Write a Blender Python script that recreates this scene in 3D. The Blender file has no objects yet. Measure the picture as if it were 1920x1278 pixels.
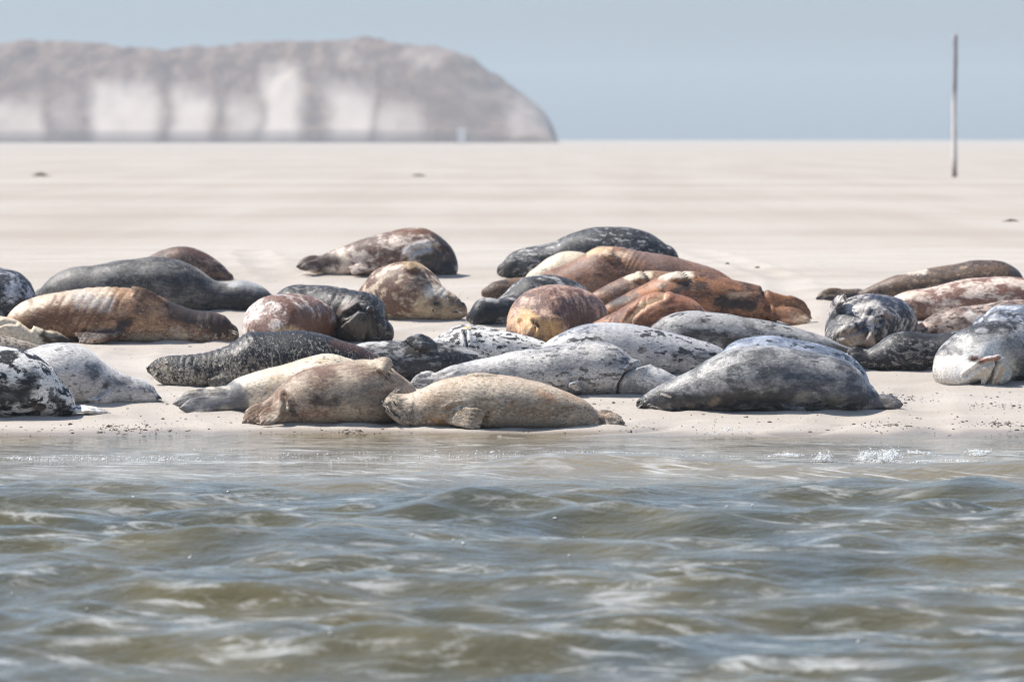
import bpy, bmesh, math, random
import numpy as np
from mathutils import Vector, Matrix
from mathutils.bvhtree import BVHTree

random.seed(7)
RNG = np.random.default_rng(11)
SC = bpy.context.scene
COL = SC.collection

# ------------------------------------------------------------------ camera
F_PX, PW, PH = 9400.0, 1920.0, 1278.0          # a long lens on a boat
CAM_H = 2.353
HORIZON = 258.0
PITCH = math.atan((PH / 2 - HORIZON) / F_PX)
cam = bpy.data.cameras.new('camera')
cam.sensor_width = 36.0
cam.lens = F_PX / PW * 36.0
cam.clip_start = 0.5
cam.clip_end = 20000
cam.dof.use_dof = True
cam.dof.focus_distance = 41.0
cam.dof.aperture_fstop = 3.3
cam_o = bpy.data.objects.new('camera', cam)
cam_o.location = (0, 0, CAM_H)
cam_o.rotation_euler = (math.pi / 2 - PITCH, 0, 0)
COL.objects.link(cam_o)
SC.camera = cam_o

# ------------------------------------------------------------------ sky, sun, exposure
TO_SUN = Vector((-0.56, 0.17, 0.81)).normalized()
SUN_EL = math.asin(TO_SUN.z)
SUN_AZ = math.atan2(TO_SUN.x, TO_SUN.y)
world = bpy.data.worlds.new('World')
SC.world = world
world.use_nodes = True
wn, wl = world.node_tree.nodes, world.node_tree.links
wn.clear()
sky = wn.new('ShaderNodeTexSky')
sky.sky_type = 'NISHITA'
sky.sun_disc = False
sky.sun_elevation = SUN_EL
sky.sun_rotation = SUN_AZ
sky.altitude = 0
sky.air_density = 1.7
sky.dust_density = 1.0
sky.ozone_density = 4.0
bg = wn.new('ShaderNodeBackground')
bg.inputs['Strength'].default_value = 0.086
wo = wn.new('ShaderNodeOutputWorld')
tintn = wn.new('ShaderNodeMix'); tintn.data_type = 'RGBA'; tintn.blend_type = 'MULTIPLY'
tintn.inputs['Factor'].default_value = 1.0
tintn.inputs['B'].default_value = (0.70, 0.88, 1.16, 1)
hsv = wn.new('ShaderNodeHueSaturation'); hsv.inputs['Saturation'].default_value = 0.46
wl.new(sky.outputs[0], hsv.inputs['Color'])
wl.new(hsv.outputs[0], tintn.inputs['A'])
wl.new(tintn.outputs['Result'], bg.inputs['Color'])
wl.new(bg.outputs[0], wo.inputs['Surface'])

sun = bpy.data.lights.new('sun', 'SUN')
sun.energy = 5.0
sun.angle = math.radians(0.53)
sun.color = (1.0, 0.952, 0.88)
sun_o = bpy.data.objects.new('sun', sun)
sun_o.rotation_euler = (-TO_SUN).to_track_quat('-Z', 'Y').to_euler()
sun_o.location = (-30, 60, 60)
COL.objects.link(sun_o)

SC.view_settings.view_transform = 'Standard'
SC.view_settings.look = 'None'
SC.view_settings.gamma = 1.0
SC.view_settings.exposure = 0.62
SC.render.engine = 'CYCLES'
SC.cycles.max_bounces = 6
SC.cycles.volume_bounces = 0
SC.cycles.use_denoising = True
SC.cycles.filter_width = 1.05

# ------------------------------------------------------------------ helpers
CF = np.array([0, math.cos(PITCH), -math.sin(PITCH)])
CU = np.array([0, math.sin(PITCH), math.cos(PITCH)])
CAMP = np.array([0, 0, CAM_H])


def ray(px, py):
    return CF + np.array([(px - PW / 2) / F_PX, 0, 0]) + CU * ((PH / 2 - py) / F_PX)


def at(px, py, Y):
    d = ray(px, py)
    return CAMP + d * (Y / d[1])


def project(P):
    q = P - CAMP
    dep = q @ CF
    return PW / 2 + F_PX * q[:, 0] / dep, PH / 2 - F_PX * (q @ CU) / dep


PLATEAU, SLOPE, SHORE = 1.003, 0.0435, 39.55


def zg(y):
    """height of the sandbank along the line of sight (water level is zero)"""
    s = SLOPE * (np.asarray(y, float) - SHORE)
    k = 0.05
    z = PLATEAU - k * np.logaddexp(0, (PLATEAU - s) / k)
    return np.maximum(z, -1.4)


def ground_y(py, px=960):
    lo, hi = 20.0, 4000.0
    for _ in range(70):
        m = 0.5 * (lo + hi)
        if at(px, py, m)[2] > zg(m):
            lo = m
        else:
            hi = m
    return lo


_perm = RNG.random((64, 256, 256))


def vnoise(x, y, k=0):
    """smooth value noise 0..1"""
    x = np.asarray(x, float); y = np.asarray(y, float)
    xi = np.floor(x).astype(int); yi = np.floor(y).astype(int)
    fx = x - xi; fy = y - yi
    fx = fx * fx * (3 - 2 * fx); fy = fy * fy * (3 - 2 * fy)
    T = _perm[k % 64]
    a = T[xi & 255, yi & 255]; b = T[(xi + 1) & 255, yi & 255]
    c = T[xi & 255, (yi + 1) & 255]; d = T[(xi + 1) & 255, (yi + 1) & 255]
    return (a * (1 - fx) + b * fx) * (1 - fy) + (c * (1 - fx) + d * fx) * fy


def fbm(x, y, k=0, o=4):
    s = 0; a = 0.5
    for i in range(o):
        s = s + a * vnoise(x * 2 ** i + 17.3 * i, y * 2 ** i + 5.1 * i, k + i)
        a *= 0.5
    return s


def sstep(a, b, x):
    t = np.clip((x - a) / (b - a), 0, 1)
    return t * t * (3 - 2 * t)


def lin(c):
    c = np.asarray(c, float) / 255.0
    return np.where(c <= 0.04045, c / 12.92, ((c + 0.055) / 1.055) ** 2.4)


def alb(r, g, b):
    v = lin((r, g, b))
    v = v * (0.36 + 0.50 * min(1.0, float(v.mean()) / 0.48))
    return (float(v[0]), float(v[1]), float(v[2]), 1.0)


def mesh_np(name, V, Fq, smooth=True):
    me = bpy.data.meshes.new(name)
    V = np.ascontiguousarray(V, dtype=np.float32)
    if isinstance(Fq, np.ndarray):
        n, k = Fq.shape
        me.vertices.add(len(V)); me.vertices.foreach_set('co', V.ravel())
        me.loops.add(n * k); me.loops.foreach_set('vertex_index', Fq.astype(np.int32).ravel())
        me.polygons.add(n)
        me.polygons.foreach_set('loop_start', np.arange(0, n * k, k, dtype=np.int32))
        me.polygons.foreach_set('loop_total', np.full(n, k, dtype=np.int32))
        me.update(calc_edges=True)
    else:
        me.from_pydata([tuple(map(float, v)) for v in V], [], Fq)
        me.update()
    if smooth:
        me.polygons.foreach_set('use_smooth', np.ones(len(me.polygons), dtype=bool))
    return me


def obj(name, me, mat=None, parent=None, loc=None):
    o = bpy.data.objects.new(name, me)
    if mat is not None:
        me.materials.clear(); me.materials.append(mat)
    COL.objects.link(o)
    if loc is not None:
        o.location = loc
    if parent is not None:
        o.parent = parent
    return o


def tag(o, label=None, cat=None, group=None, kind=None):
    if label: o['label'] = label
    if cat: o['category'] = cat
    if group: o['group'] = group
    if kind: o['kind'] = kind
    return o


def grid(xs, ys, zf):
    X, Y = np.meshgrid(xs, ys)
    Z = zf(X, Y)
    V = np.stack([X.ravel(), Y.ravel(), Z.ravel()], 1)
    nx, ny = len(xs), len(ys)
    i = (np.arange(ny - 1)[:, None] * nx + np.arange(nx - 1)[None, :]).ravel()
    Fq = np.stack([i, i + 1, i + 1 + nx, i + nx], 1)
    return V, Fq


# ---- node helper
class NT:
    def __init__(s, name):
        s.m = bpy.data.materials.new(name); s.m.use_nodes = True
        s.t = s.m.node_tree; s.t.nodes.clear()
        s.out = s.n('ShaderNodeOutputMaterial')

    def n(s, t, **kw):
        nd = s.t.nodes.new(t)
        for k, v in kw.items():
            setattr(nd, k, v)
        return nd

    def put(s, sock, v):
        if v is None: return
        if hasattr(v, 'is_linked') or isinstance(v, bpy.types.NodeSocket):
            s.t.links.new(v, sock)
        else:
            sock.default_value = v

    def noise(s, vec, scale, detail=4, rough=0.55, dist=0.0):
        nd = s.n('ShaderNodeTexNoise')
        s.put(nd.inputs['Vector'], vec)
        nd.inputs['Scale'].default_value = scale
        nd.inputs['Detail'].default_value = detail
        nd.inputs['Roughness'].default_value = rough
        nd.inputs['Distortion'].default_value = dist
        return nd.outputs['Fac']

    def ramp(s, v, a, b, lo=0.0, hi=1.0):
        nd = s.n('ShaderNodeMapRange', interpolation_type='SMOOTHSTEP')
        s.put(nd.inputs['Value'], v)
        s.put(nd.inputs['From Min'], a); s.put(nd.inputs['From Max'], b)
        nd.inputs['To Min'].default_value = lo; nd.inputs['To Max'].default_value = hi
        return nd.outputs['Result']

    def math(s, op, a, b=None, c=None):
        nd = s.n('ShaderNodeMath', operation=op)
        s.put(nd.inputs[0], a); s.put(nd.inputs[1], b)
        if c is not None: s.put(nd.inputs[2], c)
        return nd.outputs[0]

    def mix(s, f, a, b, mode='MIX'):
        nd = s.n('ShaderNodeMix', data_type='RGBA', blend_type=mode)
        s.put(nd.inputs['Factor'], f); s.put(nd.inputs['A'], a); s.put(nd.inputs['B'], b)
        return nd.outputs['Result']

    def mapping(s, vec, scale=(1, 1, 1), rot=(0, 0, 0), loc=(0, 0, 0)):
        if any(abs(r) > 1e-6 for r in rot):            # turn first, stretch after
            r_ = s.n('ShaderNodeMapping')
            s.put(r_.inputs['Vector'], vec)
            r_.inputs['Rotation'].default_value = rot
            vec = r_.outputs[0]
        nd = s.n('ShaderNodeMapping')
        s.put(nd.inputs['Vector'], vec)
        nd.inputs['Scale'].default_value = scale
        nd.inputs['Location'].default_value = loc
        return nd.outputs[0]

    def bump(s, h, strength, dist, normal=None):
        nd = s.n('ShaderNodeBump')
        nd.inputs['Strength'].default_value = strength
        nd.inputs['Distance'].default_value = dist
        s.put(nd.inputs['Height'], h)
        if normal is not None: s.put(nd.inputs['Normal'], normal)
        return nd.outputs[0]

    def principled(s, color, rough=0.6, spec=0.5, normal=None, ior=None, **kw):
        b = s.n('ShaderNodeBsdfPrincipled')
        s.put(b.inputs['Base Color'], color); s.put(b.inputs['Roughness'], rough)
        b.inputs['Specular IOR Level'].default_value = spec
        if ior: b.inputs['IOR'].default_value = ior
        if normal is not None: s.put(b.inputs['Normal'], normal)
        for k, v in kw.items():
            s.put(b.inputs[k], v)
        s.t.links.new(b.outputs[0], s.out.inputs['Surface'])
        return b

    def geo(s):
        return s.n('ShaderNodeNewGeometry').outputs['Position']

    def objco(s):
        return s.n('ShaderNodeTexCoord').outputs['Object']

    def attr(s, name):
        return s.n('ShaderNodeAttribute', attribute_name=name)

    def sep(s, v):
        nd = s.n('ShaderNodeSeparateXYZ'); s.put(nd.inputs[0], v)
        return nd.outputs


# ------------------------------------------------------------------ sandbank
def sand_relief(X, Y):
    m = sstep(75, 60, Y) * sstep(14, 8, np.abs(X))
    r = 0.030 * (fbm(X * 0.55, Y * 0.8, 3, 3) - 0.45)
    r += 0.010 * (fbm(X * 2.2, Y * 3.6, 7, 3) - 0.45)
    r += 0.006 * (fbm(X * 7.0, Y * 11.0, 12, 2) - 0.4)
    shore = 0.06 * (fbm(X * 0.45, Y * 0.6, 25, 3) - 0.45) * np.exp(-((Y - 39.6) / 1.0) ** 2) * sstep(14, 8, np.abs(X))
    far = 0.10 * (fbm(X * 0.02 + 3, Y * 0.05, 20, 3) - 0.45) * sstep(70, 110, Y) * sstep(420, 200, Y)
    return r * m + far + shore


TRACKS = []
for pts in [[(1500, 816), (1540, 803), (1575, 789), (1600, 777)], [(330, 816), (322, 800), (310, 785), (306, 768)], [(1010, 817), (1080, 812), (1190, 806), (1260, 790)],
            [(1730, 815), (1745, 790), (1728, 760), (1738, 730)], [(250, 700), (230, 675), (255, 655)], [(900, 606), (800, 618), (750, 640)], [(1480, 610), (1500, 560), (1470, 520), (1300, 470)], [(540, 530), (500, 500), (470, 470)]]:
    yy = [ground_y(p[1]) for p in pts]
    TRACKS.append(np.array([(at(p[0], p[1], y_)[0], y_) for p, y_ in zip(pts, yy)]))


def tracks(X, Y):
    out = np.zeros_like(X)
    wx = X + 0.12 * (vnoise(X * 2, Y * 2, 41) - 0.5)
    for T_ in TRACKS:
        d = np.full(X.shape, 1e9)
        for a, b in zip(T_[:-1], T_[1:]):
            v = b - a
            t = np.clip(((wx - a[0]) * v[0] + (Y - a[1]) * v[1]) / (v @ v), 0, 1)
            d = np.minimum(d, np.hypot(wx - a[0] - t * v[0], Y - a[1] - t * v[1]))
        out += -0.018 * np.exp(-(d / 0.16) ** 2) + 0.012 * np.exp(-((d - 0.27) / 0.07) ** 2)
    return out * (0.5 + vnoise(X * 3, Y * 3, 43))


def sand_z(X, Y):
    return zg(Y) + sand_relief(X, Y) + tracks(X, Y)


def geom(a, b, first):
    out = [a]; d = first
    while out[-1] < b:
        out.append(out[-1] + d); d *= 1.13
    out[-1] = b
    return out


xs_c = np.arange(-7, 7.001, 0.06)
xs_o = np.array(geom(7.0, 1500, 0.09)[1:])
xs = np.concatenate([-xs_o[::-1], xs_c, xs_o])
ys = np.concatenate([np.arange(14, 37, 1.0), np.arange(37, 46, 0.05), np.arange(46, 67, 0.09), np.array(geom(67, 2600, 0.12))])
V, Fq = grid(xs, ys, sand_z)
N = NT('pale_sand')
P = N.geo()
px_, py_, pz_ = N.sep(P)
big = N.noise(N.mapping(P, (0.10, 0.55, 0.5)), 1.0, 4, 0.6)
mid = N.noise(N.mapping(P, (0.9, 2.2, 2.0)), 1.0, 5, 0.6)
fine = N.noise(P, 38.0, 4, 0.7)
grain = N.noise(N.mapping(P, (1, 0.16, 1)), 75.0, 3, 0.65)
lump_shade = N.noise(N.mapping(P, (1, 0.22, 1)), 16.0, 4, 0.65)
farn = N.noise(N.mapping(P, (0.012, 0.055, 0.1)), 1.0, 5, 0.65)
c = N.mix(N.ramp(big, 0.35, 0.68), (0.41, 0.366, 0.320, 1), (0.35, 0.305, 0.260, 1))
c = N.mix(N.math('MULTIPLY', N.ramp(mid, 0.48, 0.70), 0.45), c, (0.30, 0.264, 0.232, 1))
# the flat top of the bank is a little browner, drier bands run across it
edge = N.math('ADD', py_, N.math('MULTIPLY', N.math('SUBTRACT', farn, 0.5), 6.0))
top = N.ramp(edge, 61.5, 65.5)
mott = N.noise(N.mapping(P, (0.35, 0.022, 0.1)), 1.0, 5, 0.62)
farn = N.math('ADD', N.math('MULTIPLY', farn, 0.6), N.math('MULTIPLY', mott, 0.4))
ctop = N.mix(N.ramp(farn, 0.40, 0.62), (0.375, 0.331, 0.286, 1), (0.30, 0.254, 0.21, 1))
dune_band = N.ramp(py_, 330.0, 700.0)
ctop = N.mix(N.math('MULTIPLY', dune_band, 0.7), ctop, (0.36, 0.31, 0.255, 1))
c = N.mix(N.math('MULTIPLY', top, 0.85), c, ctop)
c = N.mix(N.math('MULTIPLY', N.ramp(fine, 0.55, 0.75), 0.42), c, (0.20, 0.168, 0.14, 1))
c = N.mix(N.math('MULTIPLY', N.ramp(lump_shade, 0.54, 0.72), 0.22), c, (0.25, 0.215, 0.185, 1))  # darker mottling: shade of small sand lumps painted into the colour
c = N.mix(N.math('MULTIPLY', N.ramp(grain, 0.54, 0.72), 0.34), c, (0.16, 0.135, 0.115, 1))
wetn = N.math('ADD', pz_, N.math('MULTIPLY', N.math('SUBTRACT', mid, 0.5), 0.03))
wet = N.ramp(wetn, 0.030, 0.004)
c = N.mix(N.math('MULTIPLY', wet, 0.62), c, (0.17, 0.135, 0.105, 1))
h = N.math('ADD', N.math('MULTIPLY', fine, 0.7), N.math('MULTIPLY', grain, 0.3))
rgh = N.math('SUBTRACT', 0.92, N.math('MULTIPLY', wet, 0.55))
N.principled(c, rgh, 0.3, N.bump(h, 0.5, 0.014))
sandbank = obj('sandbank', mesh_np('sandbank', V, Fq), N.m)
tag(sandbank, kind='structure')

# ------------------------------------------------------------------ water
_wc = []
for i in range(46):
    L = 0.30 * (2.9 / 0.30) ** RNG.random()
    th = RNG.normal(0.12, 0.55)
    _wc.append((2 * math.pi / L * math.sin(th), 2 * math.pi / L * math.cos(th), RNG.random() * 6.283, 0.0084 * L ** 0.93, L))


def wave_z(X, Y):
    X = np.asarray(X, float); Y = np.asarray(Y, float)
    am = 0.05 + 0.95 * sstep(35.6, 32.6, Y)
    wx = 0.72 * X + 0.45 * (fbm(X * 0.5, Y * 0.5, 30, 2) - 0.4)
    z = np.zeros_like(X)
    for kx, ky, ph, a, L in _wc:
        p = kx * wx + ky * Y + ph
        s = np.sin(p)
        z = z + a * (1.0 if L < 0.6 else 1.0) * (s - 0.30 * np.cos(2 * p) + 0.08 * np.sin(3 * p + 3.14))
    grp = 0.45 + 1.1 * fbm(X * 0.35 + 9, Y * 0.30, 33, 2)
    z = z * am * grp
    # the low wave about to break along the shore, highest to the right
    yc = 34.95 - 0.10 * X + 0.28 * np.sin(X * 0.8 + 0.6) + 0.08 * np.sin(X * 2.1)
    hgt = 0.015 + 0.125 * sstep(-0.9, 0.3, X) * (0.82 + 0.25 * np.sin(X * 1.7 + 1.0))
    d = Y - yc
    z = z + hgt * np.where(d > 0, np.exp(-(d / 0.22) ** 2), np.exp(-(d / 0.40) ** 2))
    # wash rolling in behind it
    z = z + 0.022 * np.exp(-((Y - 37.4 - 0.12 * np.sin(X * 1.3)) / 0.22) ** 2) * vnoise(X * 1.5, Y, 36)
    z = z + 0.006 * (fbm(X * 3.0, Y * 5.0, 40, 3) - 0.45) * sstep(30, 36, Y)
    fade = sstep(40, 12, np.abs(X))
    return z * fade


xw_c = np.arange(-6.2, 6.201, 0.038)
xw_o = np.array(geom(6.2, 400, 0.07)[1:])
xw = np.concatenate([-xw_o[::-1], xw_c, xw_o])
yw = np.concatenate([-np.array(geom(0, 300, 2.0))[::-1] + 16.5, np.arange(17, 41.3, 0.05)])
V, Fq = grid(xw, yw, wave_z)
N = NT('silty_sea_water')
P = N.geo()
px_, py_, pz_ = N.sep(P)
n1 = N.noise(N.mapping(P, (1.0, 0.6, 1.0)), 0.9, 3, 0.5)
deep = N.mix(N.ramp(n1, 0.3, 0.7), (0.055, 0.057, 0.041, 1), (0.098, 0.083, 0.041, 1))
silt = N.mix(N.ramp(n1, 0.35, 0.65), (0.21, 0.17, 0.108, 1), (0.165, 0.136, 0.088, 1))
c = N.mix(N.ramp(N.math('ADD', py_, N.math('MULTIPLY', n1, 2.0)), 34.0, 36.0), deep, silt)
# streaks of fine foam
fs = N.noise(N.mapping(P, (1.1, 3.4, 1.0), rot=(0, 0, 0.18)), 2.2, 7, 0.72, 0.5)
fs2 = N.noise(N.mapping(P, (0.5, 0.9, 1.0)), 1.0, 3, 0.5)
fm = N.math('MULTIPLY', N.ramp(fs, 0.49, 0.66), N.ramp(fs2, 0.36, 0.60))
lace = N.noise(N.mapping(P, (0.9, 11.0, 1.0), rot=(0, 0, 0.55)), 2.2, 5, 0.6, 0.1)
lp = N.noise(N.mapping(P, (0.8, 1.6, 1.0)), 1.3, 3, 0.5)
band = N.math('MULTIPLY', N.ramp(py_, 33.4, 34.5), N.ramp(py_, 36.9, 36.0))
fm2 = N.math('MULTIPLY', N.math('MULTIPLY', N.ramp(lace, 0.54, 0.62), N.ramp(lp, 0.42, 0.60)), band)
wsh = N.noise(N.mapping(P, (1.0, 2.6, 1.0)), 3.4, 7, 0.75, 0.3)
wband = N.math('MULTIPLY', N.ramp(py_, 35.6, 36.3), N.ramp(py_, 37.9, 37.0))
fm2 = N.math('ADD', fm2, N.math('MULTIPLY', N.math('MULTIPLY', N.ramp(wsh, 0.50, 0.62), N.ramp(lp, 0.36, 0.58)), wband))
foamf = N.math('MINIMUM', N.math('ADD', N.math('MULTIPLY', fm, 0.50), N.math('MULTIPLY', fm2, 0.55)), 0.85)
c = N.mix(foamf, c, (0.62, 0.62, 0.60, 1))
rgh = N.math('ADD', 0.045, N.math('MULTIPLY', foamf, 0.5))
b1 = N.noise(N.mapping(P, (2.0, 5.0, 2.0), rot=(0, 0, 0.15)), 1.6, 3, 0.55, 0.5)
b2 = N.noise(N.mapping(P, (6.0, 13.0, 6.0)), 1.6, 3, 0.6)
calm = N.ramp(py_, 34.6, 35.8, 1.0, 0.85)
b3 = N.noise(N.mapping(P, (2.6, 5.5, 2.0), rot=(0, 0, -0.25)), 2.3, 3, 0.5, 0.4)
ridge = N.math('SUBTRACT', 0.5, N.math('ABSOLUTE', N.math('SUBTRACT', b3, 0.5)))
h = N.math('MULTIPLY', N.math('ADD', N.math('ADD', N.math('MULTIPLY', b1, 0.80), N.math('MULTIPLY', b2, 0.20)), N.math('MULTIPLY', ridge, 0.55)), calm)
N.principled(c, rgh, 0.5, N.bump(h, 0.6, 0.045), ior=1.333)
water = obj('water', mesh_np('water', V, Fq), N.m)
tag(water, kind='structure')


def simple_mat(name, col, rough=0.6, spec=0.4, var=0.25, scale=30.0, bump=0.0):
    N = NT(name)
    P = N.objco()
    n = N.noise(P, scale, 4, 0.6)
    dark = (col[0] * (1 - var), col[1] * (1 - var), col[2] * (1 - var), 1)
    c = N.mix(N.ramp(n, 0.3, 0.7), dark, (col[0], col[1], col[2], 1))
    N.principled(c, rough, spec, N.bump(n, bump, 0.01) if bump else None)
    return N.m


# ------------------------------------------------------------------ far dune
DY = 1300.0
dune_top = [(-900, 95), (-500, 80), (-200, 84), (0, 78), (100, 76), (300, 80), (450, 75), (560, 72), (650, 67), (700, 69),
            (760, 80), (830, 94), (880, 110), (940, 140), (980, 166), (1008, 190), (1030, 215), (1042, 240), (1050, 268)]
dx = np.array([at(p, 268, DY)[0] for p, _ in dune_top])
dz = np.array([at(p, t, DY + 45)[2] for p, t in dune_top])
xs_d = np.linspace(dx[0], dx[-1], 420)
ys_d = np.linspace(0, 150, 110)


def dune_z(X, Y):
    r = np.interp(X, dx, dz)
    t = Y / 45.0
    prof = np.where(t < 1, sstep(-0.25, 1.05, t) ** 0.9, sstep(2.4, 0.95, t / 1.35 + 0.25))
    n = fbm(X * 0.06, Y * 0.06, 45, 4) - 0.46
    n2 = fbm(X * 0.28, Y * 0.28, 50, 3) - 0.45
    z = 0.95 * r * prof * (1 + 0.22 * n * sstep(0, 0.4, t)) + 2.2 * n2 * sstep(0.25, 0.7, t) * sstep(0, 6, r)
    return np.where(Y < 1.0, -0.5, np.maximum(z, 0.2))


V, Fq = grid(xs_d, ys_d, dune_z)
V[:, 1] += DY
dpx, dpy = project(V)
bare = np.zeros(len(V))
for (x0, x1, y0, y1, a) in [(-300, 90, 190, 250, .75), (95, 160, 170, 245, .35), (175, 300, 155, 262, .95), (312, 398, 165, 258, .9), (415, 492, 185, 252, .7),
                            (490, 572, 128, 262, 1.0), (612, 702, 162, 256, .95), (700, 800, 198, 250, .65), (640, 700, 92, 112, .35), (760, 830, 90, 116, .4),
                            (870, 960, 150, 178, .3), (955, 1040, 175, 245, .55)]:
    wob = 34 * (fbm(dpx * 0.022, dpy * 0.014, 57, 3) - 0.45)
    f = sstep(x0 - 16, x0 + 26, dpx + wob) * sstep(x1 + 16, x1 - 26, dpx + wob) * sstep(y0 - 26, y0 + 34, dpy + wob) * sstep(y1 + 22, y1 - 2, dpy - 0.3 * wob)
    bare = np.maximum(bare, a * f)
bare = np.clip(bare + 0.5 * (fbm(dpx * 0.03, dpy * 0.03, 55, 3) - 0.5), 0, 1)
me = mesh_np('dune', V, Fq)
at_ = me.attributes.new('bare', 'FLOAT', 'POINT')
at_.data.foreach_set('value', bare.astype(np.float32))
N = NT('dune_scrub_and_sand')
P = N.geo()
n = N.noise(P, 0.16, 5, 0.6)
n2 = N.noise(P, 0.9, 4, 0.6)
scrub = N.mix(N.ramp(n, 0.35, 0.65), (0.125, 0.082, 0.058, 1), (0.205, 0.138, 0.098, 1))
scrub = N.mix(N.ramp(n2, 0.45, 0.7), scrub, (0.07, 0.058, 0.056, 1))
sandc = (0.50, 0.42, 0.36, 1)
N.principled(N.mix(N.attr('bare').outputs['Fac'], scrub, sandc), 0.9, 0.2)
dune = obj('dune', me, N.m)
tag(dune, kind='structure')

# ------------------------------------------------------------------ seals
def pchip(t, y, tq):
    t = np.asarray(t, float); y = np.asarray(y, float)
    h = np.diff(t); d = np.diff(y) / h
    m = np.zeros(len(t))
    if len(t) == 2:
        m[:] = d[0]
    else:
        m[1:-1] = (d[:-1] * h[1:] + d[1:] * h[:-1]) / (h[:-1] + h[1:])
        m[0], m[-1] = d[0], d[-1]
    i = np.clip(np.searchsorted(t, tq) - 1, 0, len(t) - 2)
    s = (tq - t[i]) / h[i]
    return ((2 * s ** 3 - 3 * s ** 2 + 1) * y[i] + (s ** 3 - 2 * s ** 2 + s) * h[i] * m[i]
            + (-2 * s ** 3 + 3 * s ** 2) * y[i + 1] + (s ** 3 - s ** 2) * h[i] * m[i + 1])


def rings_to_mesh(R):
    """R: (n, k, 3) rings, closed by fans"""
    n, k, _ = R.shape
    V = np.concatenate([R.reshape(-1, 3), R[0].mean(0)[None], R[-1].mean(0)[None]])
    F = []
    for i in range(n - 1):
        a = i * k; b = a + k
        for j in range(k):
            j2 = (j + 1) % k
            F.append((a + j, a + j2, b + j2, b + j))
    c0, c1 = n * k, n * k + 1
    for j in range(k):
        j2 = (j + 1) % k
        F.append((c0, j2, j))
        F.append((c1, (n - 1) * k + j, (n - 1) * k + j2))
    return V, F


def tube(pts, rad, flat=None, nrm=None, segs=10):
    """tapered tube through points; flat = thickness ratio along nrm"""
    pts = np.asarray(pts, float); rad = np.asarray(rad, float)
    n = len(pts)
    T = np.gradient(pts, axis=0)
    T /= np.linalg.norm(T, axis=1)[:, None] + 1e-9
    nrm = np.array((0, 0, 1.0)) if nrm is None else np.asarray(nrm, float)
    fl = np.ones(n) if flat is None else np.asarray(flat, float) * np.ones(n)
    a = np.linspace(0, 2 * np.pi, segs, endpoint=False)
    R = []
    for i in range(n):
        S = np.cross(T[i], nrm); S /= np.linalg.norm(S) + 1e-9
        Nn = np.cross(S, T[i])
        R.append(pts[i] + rad[i] * (np.cos(a)[:, None] * S + fl[i] * np.sin(a)[:, None] * Nn))
    return rings_to_mesh(np.array(R))


def body_tube(st, base, wr, yoff, nring=64, seg=44):
    Yb = ground_y(base)
    s = F_PX / Yb
    tops = min(q[1] for q in st)
    wmax = 0.5 * wr * (base - tops) / s
    Y0 = Yb + 0.80 * wmax + yoff
    C = []
    for q in st:
        dy = q[2] if len(q) > 2 and q[2] is not None else 0.0
        Y = Y0 + dy
        p = at(q[0], q[1], Y)
        zb = float(zg(Y)) - 0.02
        if len(q) > 3 and q[3] is not None:
            zb = at(q[0], q[3], Y)[2]
        zt = max(p[2], zb + 0.06)
        w = q[4] if len(q) > 4 and q[4] is not None else wr
        hh = 0.5 * (zt - zb)
        C.append((p[0], Y, zt, zb, hh * w if w < 5 else w - 5))   # w >= 5 means an absolute half width + 5
    C = np.array(C)
    t = np.concatenate([[0], np.cumsum(np.linalg.norm(np.diff(C[:, :3], axis=0), axis=1) + 1e-4)])
    tq = np.linspace(0, t[-1], nring)
    X, Y, Zt, Zb, Wd = [pchip(t, C[:, i], tq) for i in range(5)]
    cen = np.stack([X, Y, 0.5 * (Zt + Zb)], 1)
    H = np.maximum(0.5 * (Zt - Zb), 0.02); Wd = np.maximum(Wd, 0.02)
    T = np.gradient(cen, axis=0); T /= np.linalg.norm(T, axis=1)[:, None]
    # smooth the plan direction
    Tp = T.copy(); Tp[:, 2] = 0
    for _ in range(6):
        Tp[1:-1] = (Tp[:-2] + Tp[1:-1] * 2 + Tp[2:]) / 4
    Tp /= np.linalg.norm(Tp, axis=1)[:, None] + 1e-9
    S = np.stack([-Tp[:, 1], Tp[:, 0], 0 * X], 1)
    a = np.linspace(0, 2 * np.pi, seg, endpoint=False)
    ca, sa = np.cos(a), np.sin(a)
    la = np.sign(ca) * np.abs(ca) ** 0.92
    va = np.where(sa > 0, sa, -np.abs(sa) ** 0.72)
    ringlist = []

    def ring(c, S_, w, h):
        return c + w * la[:, None] * S_ + h * va[:, None] * np.array((0, 0, 1.0))

    def cap(i, sgn):
        out = []
        L = 0.75 * min(H[i], Wd[i])
        for k in range(1, 6):
            an = k / 5.3 * math.pi / 2
            sc = math.cos(an)
            out.append(ring(cen[i] + sgn * Tp[i] * L * math.sin(an) - np.array((0, 0, (1 - sc) * H[i] * 0.25)), S[i], Wd[i] * sc, H[i] * sc))
        return out
    ringlist += cap(0, -1)[::-1]
    for i in range(nring):
        ringlist.append(ring(cen[i], S[i], Wd[i], H[i]))
    ringlist += cap(nring - 1, 1)
    V, F = rings_to_mesh(np.array(ringlist))
    return V, F, cen, tq, Y0


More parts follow.
